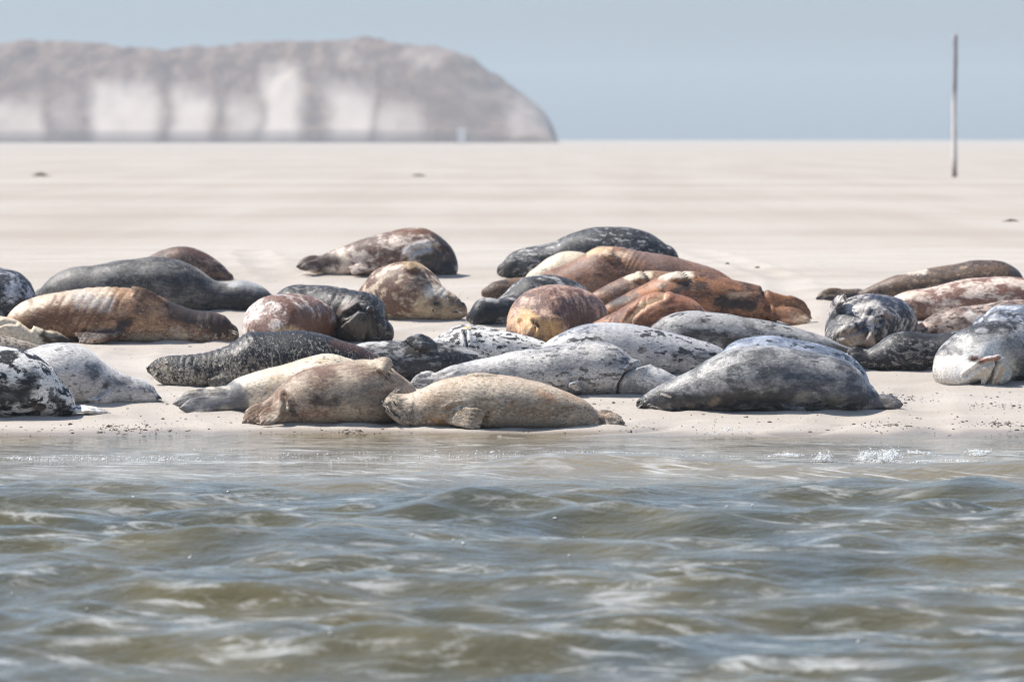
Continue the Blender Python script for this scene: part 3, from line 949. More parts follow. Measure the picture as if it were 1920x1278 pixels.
seal('big dark grey seal asleep on its belly, chin on the sand, eye shut', 774,
     [(1200, 746, 0, 766, 0.95), (1212, 736, 0, 772, 1.0), (1232, 724, 0, None, 1.05), (1256, 712), (1290, 697), (1330, 672), (1370, 655), (1420, 648), (1470, 650), (1530, 661), (1580, 675), (1612, 695), (1632, 725)],
     dict(a=alb(172, 168, 163), b=alb(98, 95, 95), thr=0.51, soft=0.09, scale=6.5, c=alb(98, 98, 104), cthr=0.58, cmax=0.7, f=BLACK, fscale=15, fthr=0.66, fmax=0.6, sandy=0.2, bump=0.85, grain=60, rough=0.40, spec=0.55), voxel=0.0088, wr=1.18,
     flips=[dict(root=(1455, 764), tip=(1512, 762), w=0.10, bx=0, by=-2, claws=2, lift=0.03),
            dict(root=(1636, 752), tip=(1692, 759), w=0.15, free=True, dy=0.02, hind=True, n=(0, -1, 0.8), th=0.5),
            dict(root=(1634, 746), tip=(1680, 752), w=0.12, free=True, dy=0.18, hind=True, n=(0, -1, 0.8), th=0.5)],
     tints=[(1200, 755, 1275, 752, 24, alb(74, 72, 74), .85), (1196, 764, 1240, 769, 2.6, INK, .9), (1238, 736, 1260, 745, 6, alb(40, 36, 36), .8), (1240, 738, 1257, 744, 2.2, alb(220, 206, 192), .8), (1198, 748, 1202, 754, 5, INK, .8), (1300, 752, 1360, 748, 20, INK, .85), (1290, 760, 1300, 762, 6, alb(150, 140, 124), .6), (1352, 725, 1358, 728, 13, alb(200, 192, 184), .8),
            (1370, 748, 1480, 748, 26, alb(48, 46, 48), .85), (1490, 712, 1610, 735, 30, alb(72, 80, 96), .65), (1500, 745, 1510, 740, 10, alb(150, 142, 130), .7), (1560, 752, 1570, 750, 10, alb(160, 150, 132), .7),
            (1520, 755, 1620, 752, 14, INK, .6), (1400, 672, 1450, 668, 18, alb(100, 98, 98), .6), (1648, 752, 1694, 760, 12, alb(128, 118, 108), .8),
            (1335, 757, 1345, 750, 8, alb(166, 146, 122), .6)],
     noses=[(1196, 753, 0.020, 0.018)],
     lines=[('mouth', [(1197, 763), (1206, 766), (1217, 767), (1229, 769), (1240, 769)], 0.006, M_LIP), ('eyelid', [(1240, 740), (1246, 744), (1252, 746), (1258, 746)], 0.005, M_LIP), ('nostril', [(1199, 750), (1203, 755)], 0.007, M_LIP)],
     whiskers=[(1215, 762, 24, 12, 8, 4), (1206, 756, -10, 16, 5, 4)],
     grooves=[([(1196, 764), (1216, 764), (1238, 769)], 2.0, 0.010), ([(1205, 744), (1209, 750)], 2, .01)])

# ---- second row ------------------------------------------------------------------
seal('smooth cream seal at the left edge with a dark flipper beside it', 650,
     [(-150, 620), (-90, 600), (-30, 590), (8, 593), (35, 603), (58, 620), (78, 638)],
     dict(a=CREAM, b=alb(214, 194, 170), thr=0.5, soft=0.18, scale=2.6, sandy=0.12, bump=0.2), wr=1.15,
     flips=[dict(root=(60, 620), tip=(130, 640), w=0.13, free=True, dy=0.06, hind=True, n=(0.1, -1, 0.8), th=0.5), dict(root=(68, 622), tip=(118, 636), w=0.10, free=True, dy=-0.02, hind=True, n=(0.1, -1, 0.8), th=0.5)],
     tints=[(84, 626, 130, 640, 14, alb(70, 60, 54), .95)], grooves=[([(-10, 612), (12, 604), (30, 606)], 3, 0.015)])
seal('sandy speckled seal low at the left edge, mostly hidden behind blotched seal', 672,
     [(-200, 650), (-120, 630), (-40, 625), (10, 630), (50, 640), (85, 652), (120, 662)],
     dict(a=alb(196, 180, 160), b=alb(160, 140, 120), thr=0.5, soft=0.12, scale=7, f=alb(96, 78, 64), fscale=40, fthr=0.6, sandy=0.6, sandh=0.4), wr=1.2)
seal('blackish brown seal with sand-caked neck folds, snout pointing left', 729,
     [(281, 683, 0, 700, 0.9), (292, 673, 0, 712, 0.95), (312, 667, 0, 724, 1.0), (345, 665, 0, None), (385, 660), (415, 652), (442, 637), (462, 624), (500, 622), (560, 619), (600, 624), (640, 637, .05), (675, 649, .1), (705, 664, .1)],
     dict(a=alb(48, 42, 40), b=INK, thr=0.45, soft=0.10, scale=6, f=alb(170, 160, 148), fscale=22, fthr=0.64, fmax=0.55, fstretch=(1.3, 1, 0.6), tilt=0.4, sandy=0.8, sandh=0.55, bump=0.8, rough=0.42), voxel=0.0115, wr=1.15,
     flips=[dict(root=(435, 704), tip=(390, 733), w=0.16, bx=-2, by=-3, lift=0.05, claws=1)],
     wrinkles=[(320, 420, 8, 0.016, 0.15), (430, 560, 9, 0.018, -0.5)],
     tints=[(630, 646, 710, 664, 18, alb(112, 74, 58), .7), (285, 682, 300, 676, 14, alb(52, 40, 38), .8), (310, 690, 320, 700, 12, alb(180, 162, 132), .5), (350, 700, 400, 715, 14, alb(160, 146, 124), .45),
            (440, 660, 470, 640, 9, alb(200, 192, 184), .5), (400, 715, 425, 722, 12, alb(120, 108, 98), .7), (470, 625, 540, 630, 8, INK, .6)],
     noses=[(277, 690, 0.018, 0.018)], eyes=[(312, 682, 0.018, 0.007, ('eye', -0.4))], lines=[('mouth', [(280, 698), (292, 704), (304, 712)], 0.006, M_LIP)], whiskers=[(296, 700, -14, 18, 6, 5)])
seal('dark mottled seal with raised hairy flipper, behind the chest-flippered tan one', 719,
     [(640, 668, .1), (670, 646), (720, 639), (780, 637), (832, 640), (868, 650), (900, 664), (930, 685)],
     dict(a=alb(176, 172, 168), b=alb(66, 66, 72), thr=0.47, soft=0.08, scale=8, f=INK, fscale=17, fthr=0.58, sandy=0.12), voxel=0.0125, wr=1.15,
     flips=[dict(root=(818, 650), tip=(766, 660), w=0.17, by=-6, lift=0.05, claws=1)],
     tints=[(770, 655, 815, 652, 14, alb(88, 80, 74), .8), (690, 680, 800, 690, 18, alb(80, 80, 84), .6), (660, 650, 720, 645, 8, PALE, .5)])
seal('long pale grey seal with a dark crease round its neck, head to the right', 744,
     [(800, 712, .05), (830, 692), (870, 679), (920, 668), (980, 656), (1040, 647), (1092, 641), (1130, 641), (1162, 652), (1186, 672), (1212, 684), (1238, 690), (1262, 702)],
     dict(a=alb(206, 200, 194), b=alb(160, 158, 158), thr=0.52, soft=0.12, scale=5, f=alb(66, 64, 68), fscale=21, fthr=0.66, fclump=0.5, fmax=0.8, sandy=0.4, sandh=0.4, bump=0.75, grain=70), voxel=0.0115, wr=1.15,
     flips=[dict(root=(818, 706), tip=(768, 720), w=0.14, free=True, dy=0.0, hind=True, n=(0, -1, 0.5), th=0.45), dict(root=(826, 700), tip=(778, 712), w=0.13, free=True, dy=0.15, hind=True, n=(0, -1, 0.5), th=0.45),
            dict(root=(1058, 728), tip=(1090, 716), w=0.09, lift=0.03, by=-2)],
     grooves=[([(1214, 681), (1192, 686), (1172, 700), (1161, 720), (1157, 744)], 3.2, 0.030), ([(1050, 730), (1068, 714), (1090, 708)], 3, .012), ([(790, 706), (830, 702), (850, 694)], 3, .015)],
     tints=[(1212, 682, 1192, 687, 2.6, INK, .95), (1192, 687, 1172, 700, 2.6, INK, .95), (1172, 700, 1161, 720, 2.6, INK, .95), (1161, 720, 1157, 742, 2.4, INK, .9),  # ink strokes trace the neck crease: its shade painted on
            (1200, 705, 1250, 715, 22, WHITE, .6), (860, 695, 960, 690, 16, alb(130, 130, 134), .6), (775, 716, 830, 704, 14, alb(136, 132, 130), .6), (1100, 655, 1140, 670, 14, alb(190, 184, 172), .5)])
seal('small white seal peppered with fine black spots, among the crowd centre', 700,
     [(822, 648, .1), (842, 617), (866, 608), (905, 612), (950, 620), (995, 631), (1030, 645), (1060, 665)],
     dict(a=WHITE, b=alb(206, 200, 194), thr=0.55, soft=0.1, scale=5, f=INK, fscale=25, fthr=0.575, fclump=0.25, fmax=0.95, fsoft=0.025, sandy=0.08), voxel=0.0125, wr=1.12,
     grooves=[([(872, 622), (876, 640), (874, 660)], 2.6, 0.02)], tints=[(872, 624, 876, 650, 2.4, INK, .9), (824, 640, 842, 622, 8, MID, .6), (870, 615, 880, 614, 4, alb(220, 196, 150), .7)])  # thin ink line down the groove is fold shade put into the colour
seal('smooth grey seal with scattered black spots, right of the white peppered one', 706,
     [(1010, 668, .2), (1030, 642, .1), (1060, 620), (1108, 606), (1160, 605), (1220, 614), (1280, 628), (1330, 643), (1375, 662)],
     dict(a=alb(196, 192, 190), b=alb(150, 152, 158), thr=0.54, soft=0.15, scale=2.4, f=INK, fscale=15, fthr=0.63, fclump=0.6, fmax=0.92, fsoft=0.03, sandy=0.06, bump=0.3), voxel=0.0125,
     tints=[(1050, 622, 1110, 612, 12, alb(120, 128, 142), .6), (1270, 672, 1330, 670, 20, INK, .5), (1130, 640, 1200, 650, 22, alb(200, 194, 188), .5)])
seal('grey seal with charcoal lower flank tapering right, behind the black-spotted one', 665,
     [(1222, 618, .1), (1250, 592), (1290, 583), (1350, 587), (1425, 599), (1490, 613), (1545, 630), (1585, 648), (1612, 662)],
     dict(a=alb(178, 174, 170), b=alb(116, 112, 112), thr=0.55, soft=0.12, scale=5, f=BLACK, fscale=13, fthr=0.62, fclump=0.4, sandy=0.06), voxel=0.0135, wr=1.12,
     tints=[(1290, 625, 1400, 640, 16, alb(60, 56, 58), .75), (1420, 612, 1520, 635, 9, alb(196, 190, 182), .5), (1540, 650, 1610, 664, 10, alb(120, 106, 96), .6)])
seal('blue grey seal showing only its back, right behind the big sleeping one', 751,
     [(1338, 700, 0.05), (1352, 660), (1372, 642), (1410, 632), (1450, 630), (1500, 638), (1556, 650), (1596, 668), (1622, 695), (1632, 720)],
     dict(a=alb(170, 176, 188), b=BLUEG, thr=0.5, soft=0.1, scale=6, f=alb(52, 58, 74), fscale=16, fthr=0.58, sandy=0.05, rough=0.38, spec=0.6), voxel=0.0125, wr=1.15, yoff=0.15)
seal('charcoal seal with grizzled sides and narrow tail end pointing left', 697,
     [(1610, 664, 0, None, 1.0), (1640, 648), (1672, 626), (1700, 620), (1740, 626), (1785, 620), (1840, 612), (1900, 620), (1950, 650)],
     dict(a=alb(96, 92, 92), b=INK, thr=0.48, soft=0.08, scale=7, f=alb(176, 168, 160), fscale=24, fthr=0.60, fmax=0.6, sandy=0.2), voxel=0.0125, wr=1.15,
     flips=[dict(root=(1630, 668), tip=(1588, 658), w=0.13, free=True, dy=0.0, hind=True, n=(0, -1, 0.6), th=0.5), dict(root=(1632, 676), tip=(1590, 672), w=0.12, free=True, dy=-0.1, hind=True, n=(0, -1, 0.6), th=0.5)],
     tints=[(1700, 625, 1790, 632, 12, INK, .8), (1590, 660, 1630, 670, 12, alb(86, 78, 74), .8)])
seal('grey and white seal at right edge, curled pale hind flippers with a rusty sore', 724,
     [(1788, 672, -0.10, None, 5.20), (1800, 634, 0.0, None, 5.27), (1830, 610, 0.12), (1870, 600, .25), (1920, 604, .45), (1990, 612, .7), (2060, 640, .9), (2110, 690, 1.0)],
     dict(a=alb(170, 168, 168), b=alb(58, 58, 66), thr=0.47, soft=0.08, scale=7, f=INK, fscale=20, fthr=0.62, sandy=0.08), voxel=0.0108, wr=1.1,
     flips=[dict(root=(1822, 700), tip=(1872, 686), w=0.22, lift=0.08, by=-6, hind=True, th=0.5, fan=0.1, palm=0.9),
            dict(root=(1870, 672), tip=(1862, 722), w=0.15, free=True, dy=-0.16, bx=18, hind=True, n=(0.4, -1, 0.2), th=0.45, fan=0.1),
            dict(root=(1850, 672), tip=(1840, 720), w=0.16, free=True, dy=-0.12, bx=14, hind=True, n=(0.2, -1, 0.3), th=0.45, fan=0.1)],
     tints=[(1790, 700, 1850, 660, 62, WHITE, .95, .8), (1765, 680, 1775, 715, 20, alb(226, 216, 204), .8), (1850, 700, 1885, 690, 26, alb(206, 196, 178), .9), (1822, 672, 1842, 676, 7, alb(120, 54, 20), .98), (1842, 675, 1868, 672, 4, alb(176, 84, 30), .85),
            (1826, 675, 1836, 678, 4, alb(52, 22, 12), .95), (1872, 672, 1856, 718, 3, alb(92, 46, 34), .8), (1880, 690, 1866, 718, 5, alb(216, 168, 128), .6), (1785, 650, 1800, 660, 8, MID, .7), (1830, 640, 1860, 632, 9, MID, .6),
            (1890, 640, 1930, 680, 22, alb(74, 80, 92), .5)],
     grooves=[([(1812, 704), (1840, 684), (1872, 676)], 3, 0.025), ([(1872, 676), (1862, 700), (1850, 722)], 3, 0.03)])
seal('pale blue-spotted seal peeping over the rusty-sore one at the right edge', 662,
     [(1846, 590, 0.0, None, 1.0), (1862, 576), (1890, 571), (1930, 572), (1990, 585), (2050, 620)],
     dict(a=alb(200, 202, 208), b=BLUEG, thr=0.5, soft=0.08, scale=8, f=alb(52, 54, 66), fscale=19, fthr=0.58, sandy=0.05), voxel=0.0135)
seal('pinkish brown freckled seal between the pale spotted and charcoal seals', 642,
     [(1690, 616, 0.0, None, 1.0), (1722, 607), (1752, 588), (1790, 577), (1840, 570), (1890, 563), (1940, 565), (2000, 600)],
     dict(a=alb(196, 172, 156), b=alb(140, 108, 94), thr=0.5, soft=0.1, scale=8, f=alb(84, 64, 58), fscale=24, fthr=0.6, sandy=0.1), voxel=0.0135,
     flips=[dict(root=(1728, 614), tip=(1684, 616), w=0.14, free=True, dy=-0.1, hind=True, n=(0, -1, 0.8), th=0.45)],
     tints=[(1685, 615, 1725, 610, 10, alb(206, 164, 138), .8), (1820, 590, 1850, 600, 12, alb(222, 210, 200), .7)])

# ---- back rows -------------------------------------------------------------------
seal('slate seal with pale flecks, rounded back cut by the left edge', 604,
     [(-160, 560, .1), (-90, 515), (-30, 502), (10, 503), (40, 513), (60, 535), (68, 555)],
     dict(a=alb(186, 188, 194), b=alb(66, 70, 84), thr=0.46, soft=0.08, scale=7, f=INK, fscale=17, fthr=0.6, stretch=(0.9, 1, 0.8), sandy=0.05), wr=1.15,
     wrinkles=[(0, 90, 5, 0.012, 0.6)])
seal('large dark grey seal with paler head to the right, behind the wrinkled tan one', 586,
     [(78, 540, .1), (110, 510, .05), (180, 496), (250, 485), (300, 482), (340, 489), (378, 508), (405, 526), (425, 530), (448, 526), (475, 530), (500, 542), (510, 552)],
     dict(a=alb(130, 126, 122), b=alb(84, 80, 78), thr=0.5, soft=0.10, scale=8, c=alb(150, 144, 136), cthr=0.58, f=BLACK, fscale=20, fthr=0.64, fmax=0.6, sandy=0.06, bump=0.5), wr=1.1,
     tints=[(435, 528, 490, 535, 14, alb(176, 176, 176), .75), (430, 560, 500, 570, 22, alb(44, 42, 44), .85), (340, 530, 400, 560, 30, alb(58, 58, 62), .6), (100, 525, 170, 525, 24, alb(136, 130, 124), .6)])
seal('brown seal humped behind the large dark grey one, farthest left', 529,
     [(262, 500, .1), (286, 477), (316, 465), (350, 462), (386, 474), (412, 492), (432, 512)],
     dict(a=alb(150, 116, 98), b=alb(88, 62, 54), thr=0.48, soft=0.1, scale=8, f=alb(190, 168, 150), fscale=18, fthr=0.62, fmax=0.5, sandy=0.05), voxel=0.0155,
     tints=[(340, 468, 400, 480, 9, alb(110, 72, 60), .7)])
seal('rust and cream seal with ringed folds at its tail, dark head to the right', 645,
     [(24, 590, 0.05), (40, 568), (75, 554), (120, 546), (170, 540), (225, 538), (265, 543), (300, 556), (335, 572), (365, 581), (400, 585), (424, 594, 0, 643), (436, 608, 0, 643, .9)],
     dict(a=alb(190, 150, 112), b=alb(146, 98, 66), thr=0.48, soft=0.13, scale=5, c=alb(116, 80, 58), cthr=0.6, f=alb(92, 62, 46), fscale=24, fthr=0.66, fmax=0.5, sandy=0.75, sandh=0.28, bump=0.6), voxel=0.0115, wr=1.15,
     flips=[dict(root=(236, 612), tip=(138, 636), w=0.15, by=8, lift=0.06, sink=0.03, free=True, dy=-0.12, n=(0, -0.7, 0.8), th=0.45),
            dict(root=(322, 574), tip=(240, 549), w=0.12, bx=2, by=0, lift=0.014, n=(0, -0.9, 0.5), th=0.4)],
     wrinkles=[(52, 196, 7.3, 0.013, 0.55), (345, 425, 5, 0.008, 0.1)],
     tints=[(20, 582, 60, 565, 22, alb(228, 206, 180), .85), (60, 560, 200, 548, 20, alb(220, 196, 170), .75),(104, 556, 66, 626, 4, alb(142, 92, 64), .7), (120, 556, 82, 626, 4, alb(142, 92, 64), .7), (138, 556, 100, 626, 4, alb(142, 92, 64), .7), (155, 556, 117, 626, 4, alb(142, 92, 64), .7), (174, 556, 136, 626, 4, alb(142, 92, 64), .7), (192, 556, 154, 626, 4, alb(142, 92, 64), .7), (212, 556, 174, 626, 4, alb(142, 92, 64), .7),  (150, 560, 200, 570, 20, alb(186, 178, 172), .6), (330, 585, 380, 590, 22, alb(80, 64, 58), .8), (370, 590, 436, 620, 30, alb(72, 54, 48), .92),  # slanting brown lines between the ring folds: crease shade painted in
            (150, 632, 225, 622, 12, alb(88, 68, 64), .9), (225, 610, 238, 605, 14, alb(60, 46, 42), .8), (330, 625, 345, 632, 16, SANDC, .7), (250, 635, 290, 636, 8, SANDC, .6), (320, 570, 340, 570, 10, alb(70, 56, 50), .8), (54, 556, 58, 566, 6, alb(110, 80, 40), .6)],
     noses=[(438, 606, 0.02, 0.02)], whiskers=[(430, 622, 18, 6, 7, 4)])
seal('pinkish white mottled seal, round rump facing the camera above black snout seal', 657,
     [(498, 590, -0.15, None, 5.24), (510, 560, 0.0, None, 5.30), (532, 551, 0.25, None, 5.32), (565, 552, 0.55, None, 5.30), (600, 572, 0.85), (625, 610, 1.1)],
     dict(a=alb(228, 210, 198), b=alb(156, 116, 100), thr=0.46, soft=0.08, scale=9, f=alb(96, 70, 64), fscale=26, fthr=0.62, fmax=0.7, stretch=(1.2, 1, 0.6), tilt=0.5, sandy=0.05), voxel=0.0125, yaw=1.0,
     tints=[(560, 600, 620, 625, 34, alb(140, 92, 66), .9), (520, 625, 550, 620, 12, alb(222, 176, 120), .7), (450, 600, 480, 580, 20, alb(232, 220, 212), .5)], wrinkles=[(470, 640, 7, 0.01, 0.5)])
seal('black seal bent double with grey flipper tucked against it, in the middle left', 642,
     [(512, 590, .3), (524, 552, .3), (545, 536, .25), (585, 534, .2), (630, 538, .1), (665, 545, 0), (695, 551, -.1), (716, 572, -.15), (722, 600, -.15)],
     dict(a=alb(74, 66, 64), b=INK, thr=0.46, soft=0.09, scale=7, f=alb(168, 158, 148), fscale=24, fthr=0.64, fmax=0.6, sandy=0.3, rough=0.42), voxel=0.0125, wr=1.1,
     flips=[dict(root=(688, 592), tip=(640, 640), w=0.26, bx=6, by=0, lift=0.07, hind=True, th=0.35)],
     tints=[(645, 610, 690, 620, 30, alb(116, 104, 92), .9), (640, 580, 660, 572, 14, alb(110, 78, 60), .7)], wrinkles=[(560, 680, 7, 0.014, 0.6)],
     grooves=[([(650, 592), (672, 578), (700, 590), (706, 630)], 4, 0.03)])
seal('beige blotched seal with its dark-eyed face turned to the camera', 603,
     [(672, 575, .3), (684, 535, .25), (706, 508, .2), (735, 495, .1), (758, 490, .03), (780, 492, -.02), (799, 504, -.05), (818, 526, -.1), (838, 543, -.12), (856, 554, -.12, 600), (867, 567, -.12, 596, .9)],
     dict(a=alb(212, 190, 164), b=alb(134, 96, 76), thr=0.47, soft=0.07, scale=8, c=alb(220, 202, 178), cthr=0.64, sandy=0.15), voxel=0.0120, wr=1.05,
     flips=[dict(root=(745, 504), tip=(788, 503), w=0.10, lift=0.012, n=(0, -0.8, 0.6))],
     tints=[(790, 575, 860, 585, 28, alb(202, 176, 142), .7), (806, 545, 830, 545, 14, alb(232, 220, 204), .8), (815, 568, 822, 572, 11, alb(110, 98, 84), .8), (852, 566, 866, 570, 12, alb(120, 100, 84), .7), (748, 545, 790, 530, 18, alb(128, 84, 66), .6), (760, 494, 790, 498, 9, alb(190, 156, 112), .7)],
     eyes=[(818, 570, 0.030, 0.022, 'eye'), (842, 557, 0.018, 0.010, 'eye'), (812, 582, 0.012, 0.012, 'eye')], noses=[(868, 569, 0.028, 0.024)], lines=[('mouth', [(866, 582), (856, 585), (846, 584)], 0.007, M_LIP), ('nostril', [(866, 572), (869, 574)], 0.006, M_LIP)], whiskers=[(860, 556, 14, -16, 6, 5), (856, 585, 14, 12, 5, 4)],  # the small round disc is an ear hole, modelled like the eyes
     wrinkles=[(770, 850, 5, 0.014, 0.8)])
seal('brown and white seal curled apart at the back, hind flippers to the left', 520,
     [(590, 492, .1), (612, 474, .05), (645, 461), (685, 446), (725, 436), (762, 428), (798, 429), (824, 443), (840, 470, -.05), (844, 495, -.08)],
     dict(a=alb(224, 204, 188), b=alb(132, 96, 80), thr=0.49, soft=0.08, scale=6.5, f=alb(84, 58, 50), fscale=18, fthr=0.66, fmax=0.6, sandy=0.06), voxel=0.0145, wr=1.1,
     flips=[dict(root=(620, 484), tip=(556, 500), w=0.20, free=True, dy=0.0, hind=True, n=(0, -1, 0.5), th=0.4), dict(root=(618, 494), tip=(562, 502), w=0.14, free=True, dy=-0.12, hind=True, n=(0, -1, 0.5), th=0.4),
            dict(root=(708, 500), tip=(652, 510), w=0.12, free=True, dy=-0.1, n=(0, -1, 0.8), th=0.5)],
     tints=[(555, 498, 625, 484, 20, alb(100, 76, 66), .9), (800, 490, 838, 500, 34, alb(74, 66, 68), .9), (765, 470, 800, 462, 14, alb(226, 220, 218), .6), (745, 435, 820, 432, 10, alb(136, 90, 60), .8), (670, 462, 700, 448, 12, alb(118, 92, 80), .8), (640, 472, 650, 490, 12, alb(228, 208, 186), .8), (820, 440, 848, 480, 12, alb(84, 60, 54), .8)],
     grooves=[([(760, 490), (775, 470), (810, 462), (832, 472)], 4, .03)])
seal('black and grey seal at the back of the pile, rounded head to the left', 524,
     [(940, 494, -.05, 518), (952, 481, -.05), (975, 467), (1005, 460), (1030, 456), (1060, 442), (1098, 429), (1140, 425), (1188, 428), (1226, 441), (1250, 458)],
     dict(a=alb(92, 92, 96), b=alb(44, 44, 50), thr=0.48, soft=0.08, scale=8, f=alb(196, 190, 186), fscale=20, fthr=0.66, fmax=0.7, sandy=0.04), voxel=0.0145, wr=1.1,
     tints=[(938, 500, 955, 500, 18, alb(66, 60, 58), .85), (985, 490, 1030, 470, 10, alb(160, 156, 152), .35)], whiskers=[(945, 508, -10, 10, 5, 4)])
seal('cream seal half hidden between the black-grey and the rust brown seals', 547,
     [(992, 525, .1), (1006, 500), (1028, 482), (1058, 471), (1090, 472), (1120, 485, .05), (1150, 510, .1)],
     dict(a=CREAM, b=alb(206, 186, 160), thr=0.52, soft=0.12, scale=4, f=MID, fscale=10, fthr=0.66, fmax=0.5, sandy=0.05), voxel=0.0155, wr=1.1)
seal('rust brown seal stretched across the top of the pile', 577,
     [(985, 540, .1), (1020, 510), (1058, 495), (1092, 478), (1116, 464), (1150, 463), (1200, 470), (1260, 480), (1310, 494), (1350, 509), (1378, 526)],
     dict(a=alb(186, 134, 98), b=alb(134, 88, 64), thr=0.5, soft=0.12, scale=5, c=alb(150, 118, 104), cthr=0.54, f=alb(92, 58, 44), fscale=20, fthr=0.66, fmax=0.5, sandy=0.05), wr=1.1,
     flips=[dict(root=(1118, 478), tip=(1154, 480), w=0.10, lift=0.015, claws=2, n=(0, -0.8, 0.6))],
     tints=[(1105, 470, 1140, 468, 12, alb(214, 180, 140), .8), (1140, 478, 1180, 480, 10, alb(222, 190, 160), .6), (1030, 510, 1090, 500, 14, alb(140, 84, 54), .6), (1200, 480, 1330, 500, 18, alb(150, 122, 110), .5)],
     wrinkles=[(1095, 1160, 5, 0.014, 0.6)])
seal('orange stained brown seal with one pale forepaw raised, tail flippers at right', 609,
     [(1112, 588, .1), (1135, 572), (1170, 552), (1210, 532), (1248, 514), (1284, 508), (1330, 513), (1380, 526), (1420, 535), (1440, 552), (1446, 575)],
     dict(a=alb(180, 122, 82), b=alb(118, 76, 54), thr=0.5, soft=0.1, scale=5, c=alb(186, 122, 70), cthr=0.58, cmax=0.7, f=alb(66, 46, 38), fscale=13, fthr=0.66, fmax=0.75, sandy=0.08), voxel=0.0125, wr=1.1,
     flips=[dict(root=(1242, 525), tip=(1288, 519), w=0.10, lift=0.012, claws=1, n=(0, -0.8, 0.6)),
            dict(root=(1440, 560), tip=(1520, 597), w=0.24, free=True, dy=0.05, hind=True, n=(0.2, -1, 0.4), th=0.5, by=-4), dict(root=(1440, 582), tip=(1518, 602), w=0.20, free=True, dy=-0.14, hind=True, n=(0.2, -1, 0.4), th=0.5)],
     tints=[(1240, 514, 1290, 514, 11, alb(222, 204, 182), .9), (1205, 548, 1225, 546, 12, alb(196, 112, 36), .8), (1345, 565, 1410, 572, 17, alb(60, 46, 42), .85), (1265, 545, 1290, 535, 12, alb(70, 56, 50), .7), (1120, 565, 1165, 560, 14, alb(70, 66, 70), .75),
            (1370, 552, 1400, 550, 8, alb(196, 166, 136), .6), (1440, 545, 1500, 580, 20, alb(160, 110, 70), .5), (1490, 600, 1522, 600, 10, alb(206, 180, 150), .6)],
     grooves=[([(1430, 545), (1440, 570), (1438, 600)], 4, .025)])
seal('narrow brown seal wedged in the pile, pale paw beside the orange stained one', 594,
     [(1085, 575, .1), (1110, 550), (1140, 533), (1175, 517), (1205, 509), (1245, 508), (1300, 520, .1), (1340, 545, .2)],
     dict(a=alb(176, 130, 96), b=alb(124, 82, 60), thr=0.5, soft=0.12, scale=6, f=alb(84, 54, 42), fscale=20, fthr=0.62, fmax=0.6, sandy=0.05), wr=0.9,
     flips=[dict(root=(1176, 524), tip=(1212, 520), w=0.11, lift=0.012, claws=1, n=(0, -0.8, 0.6))],
     tints=[(1178, 518, 1216, 514, 11, alb(220, 200, 172), .9)])
seal('round brown seal head poking out left of the pile, behind the black face', 572,
     [(908, 540, -.05, 558), (922, 530, -.05, 566), (945, 524), (975, 520, .05), (1010, 522, .1), (1060, 540, .2)],
     dict(a=alb(160, 122, 88), b=alb(112, 82, 60), thr=0.5, soft=0.12, scale=6, f=alb(70, 52, 42), fscale=24, fthr=0.66, sandy=0.1), voxel=0.0155, wr=1.1,
     tints=[(935, 526, 950, 528, 6, INK, .7)])
seal('speckled grey seal with a shiny black face, resting in front of the pile', 611,
     [(880, 585, -.3, 604), (893, 566, -.3), (912, 558, -.26), (938, 560, -.2), (955, 548, -.08), (978, 524, 0), (1010, 515, .1), (1050, 518, .25), (1088, 535, .4), (1112, 566, .5)],
     dict(a=alb(196, 190, 184), b=alb(70, 68, 70), thr=0.44, soft=0.08, scale=9, f=INK, fscale=20, fthr=0.6, sandy=0.06), voxel=0.0125, wr=1.05,
     tints=[(880, 588, 925, 588, 30, INK, .95), (925, 565, 945, 575, 16, alb(60, 58, 60), .8), (915, 560, 930, 562, 6, alb(190, 186, 182), .7), (868, 596, 876, 602, 7, alb(110, 98, 90), .7)],
     noses=[(870, 592, 0.02, 0.02)], eyes=[(898, 575, 0.014, 0.008, 'eye')], whiskers=[(878, 598, -8, 10, 5, 4)])
seal('pink brown seal seen from the rear, two golden hind flippers folded at its base', 652,
     [(992, 590, -0.2, None, 5.24), (1008, 548, 0.0, None, 5.31), (1030, 534, 0.25, None, 5.34), (1058, 535, 0.5, None, 5.34), (1088, 548, 0.8, None, 5.30), (1108, 578, 1.05)],
     dict(a=alb(206, 168, 144), b=alb(140, 98, 84), thr=0.47, soft=0.09, scale=9, c=alb(190, 152, 130), cthr=0.58, f=alb(98, 70, 64), fscale=24, fthr=0.62, fmax=0.6, stretch=(1.3, 1, 0.5), sandy=0.05), voxel=0.0120, yaw=1.0,
     flips=[dict(root=(984, 600), tip=(1000, 640), w=0.24, lift=0.04, hind=True, th=0.4, fan=0.05), dict(root=(1008, 604), tip=(1042, 640), w=0.20, lift=0.06, bx=12, by=-8, hind=True, th=0.45, fan=0.05)],
     tints=[(985, 600, 1035, 622, 26, alb(214, 170, 116), .9), (950, 590, 965, 610, 18, alb(210, 168, 132), .6), (1060, 590, 1110, 600, 26, alb(120, 86, 76), .7), (1002, 604, 1006, 610, 5, alb(80, 54, 48), .8)],  # paler left and darker right flank: side light painted into the coat
     grooves=[([(976, 600), (976, 625)], 3, .02), ([(1000, 602), (1006, 612), (996, 630)], 3, .03), ([(1040, 605), (1046, 630)], 3.5, .02)])
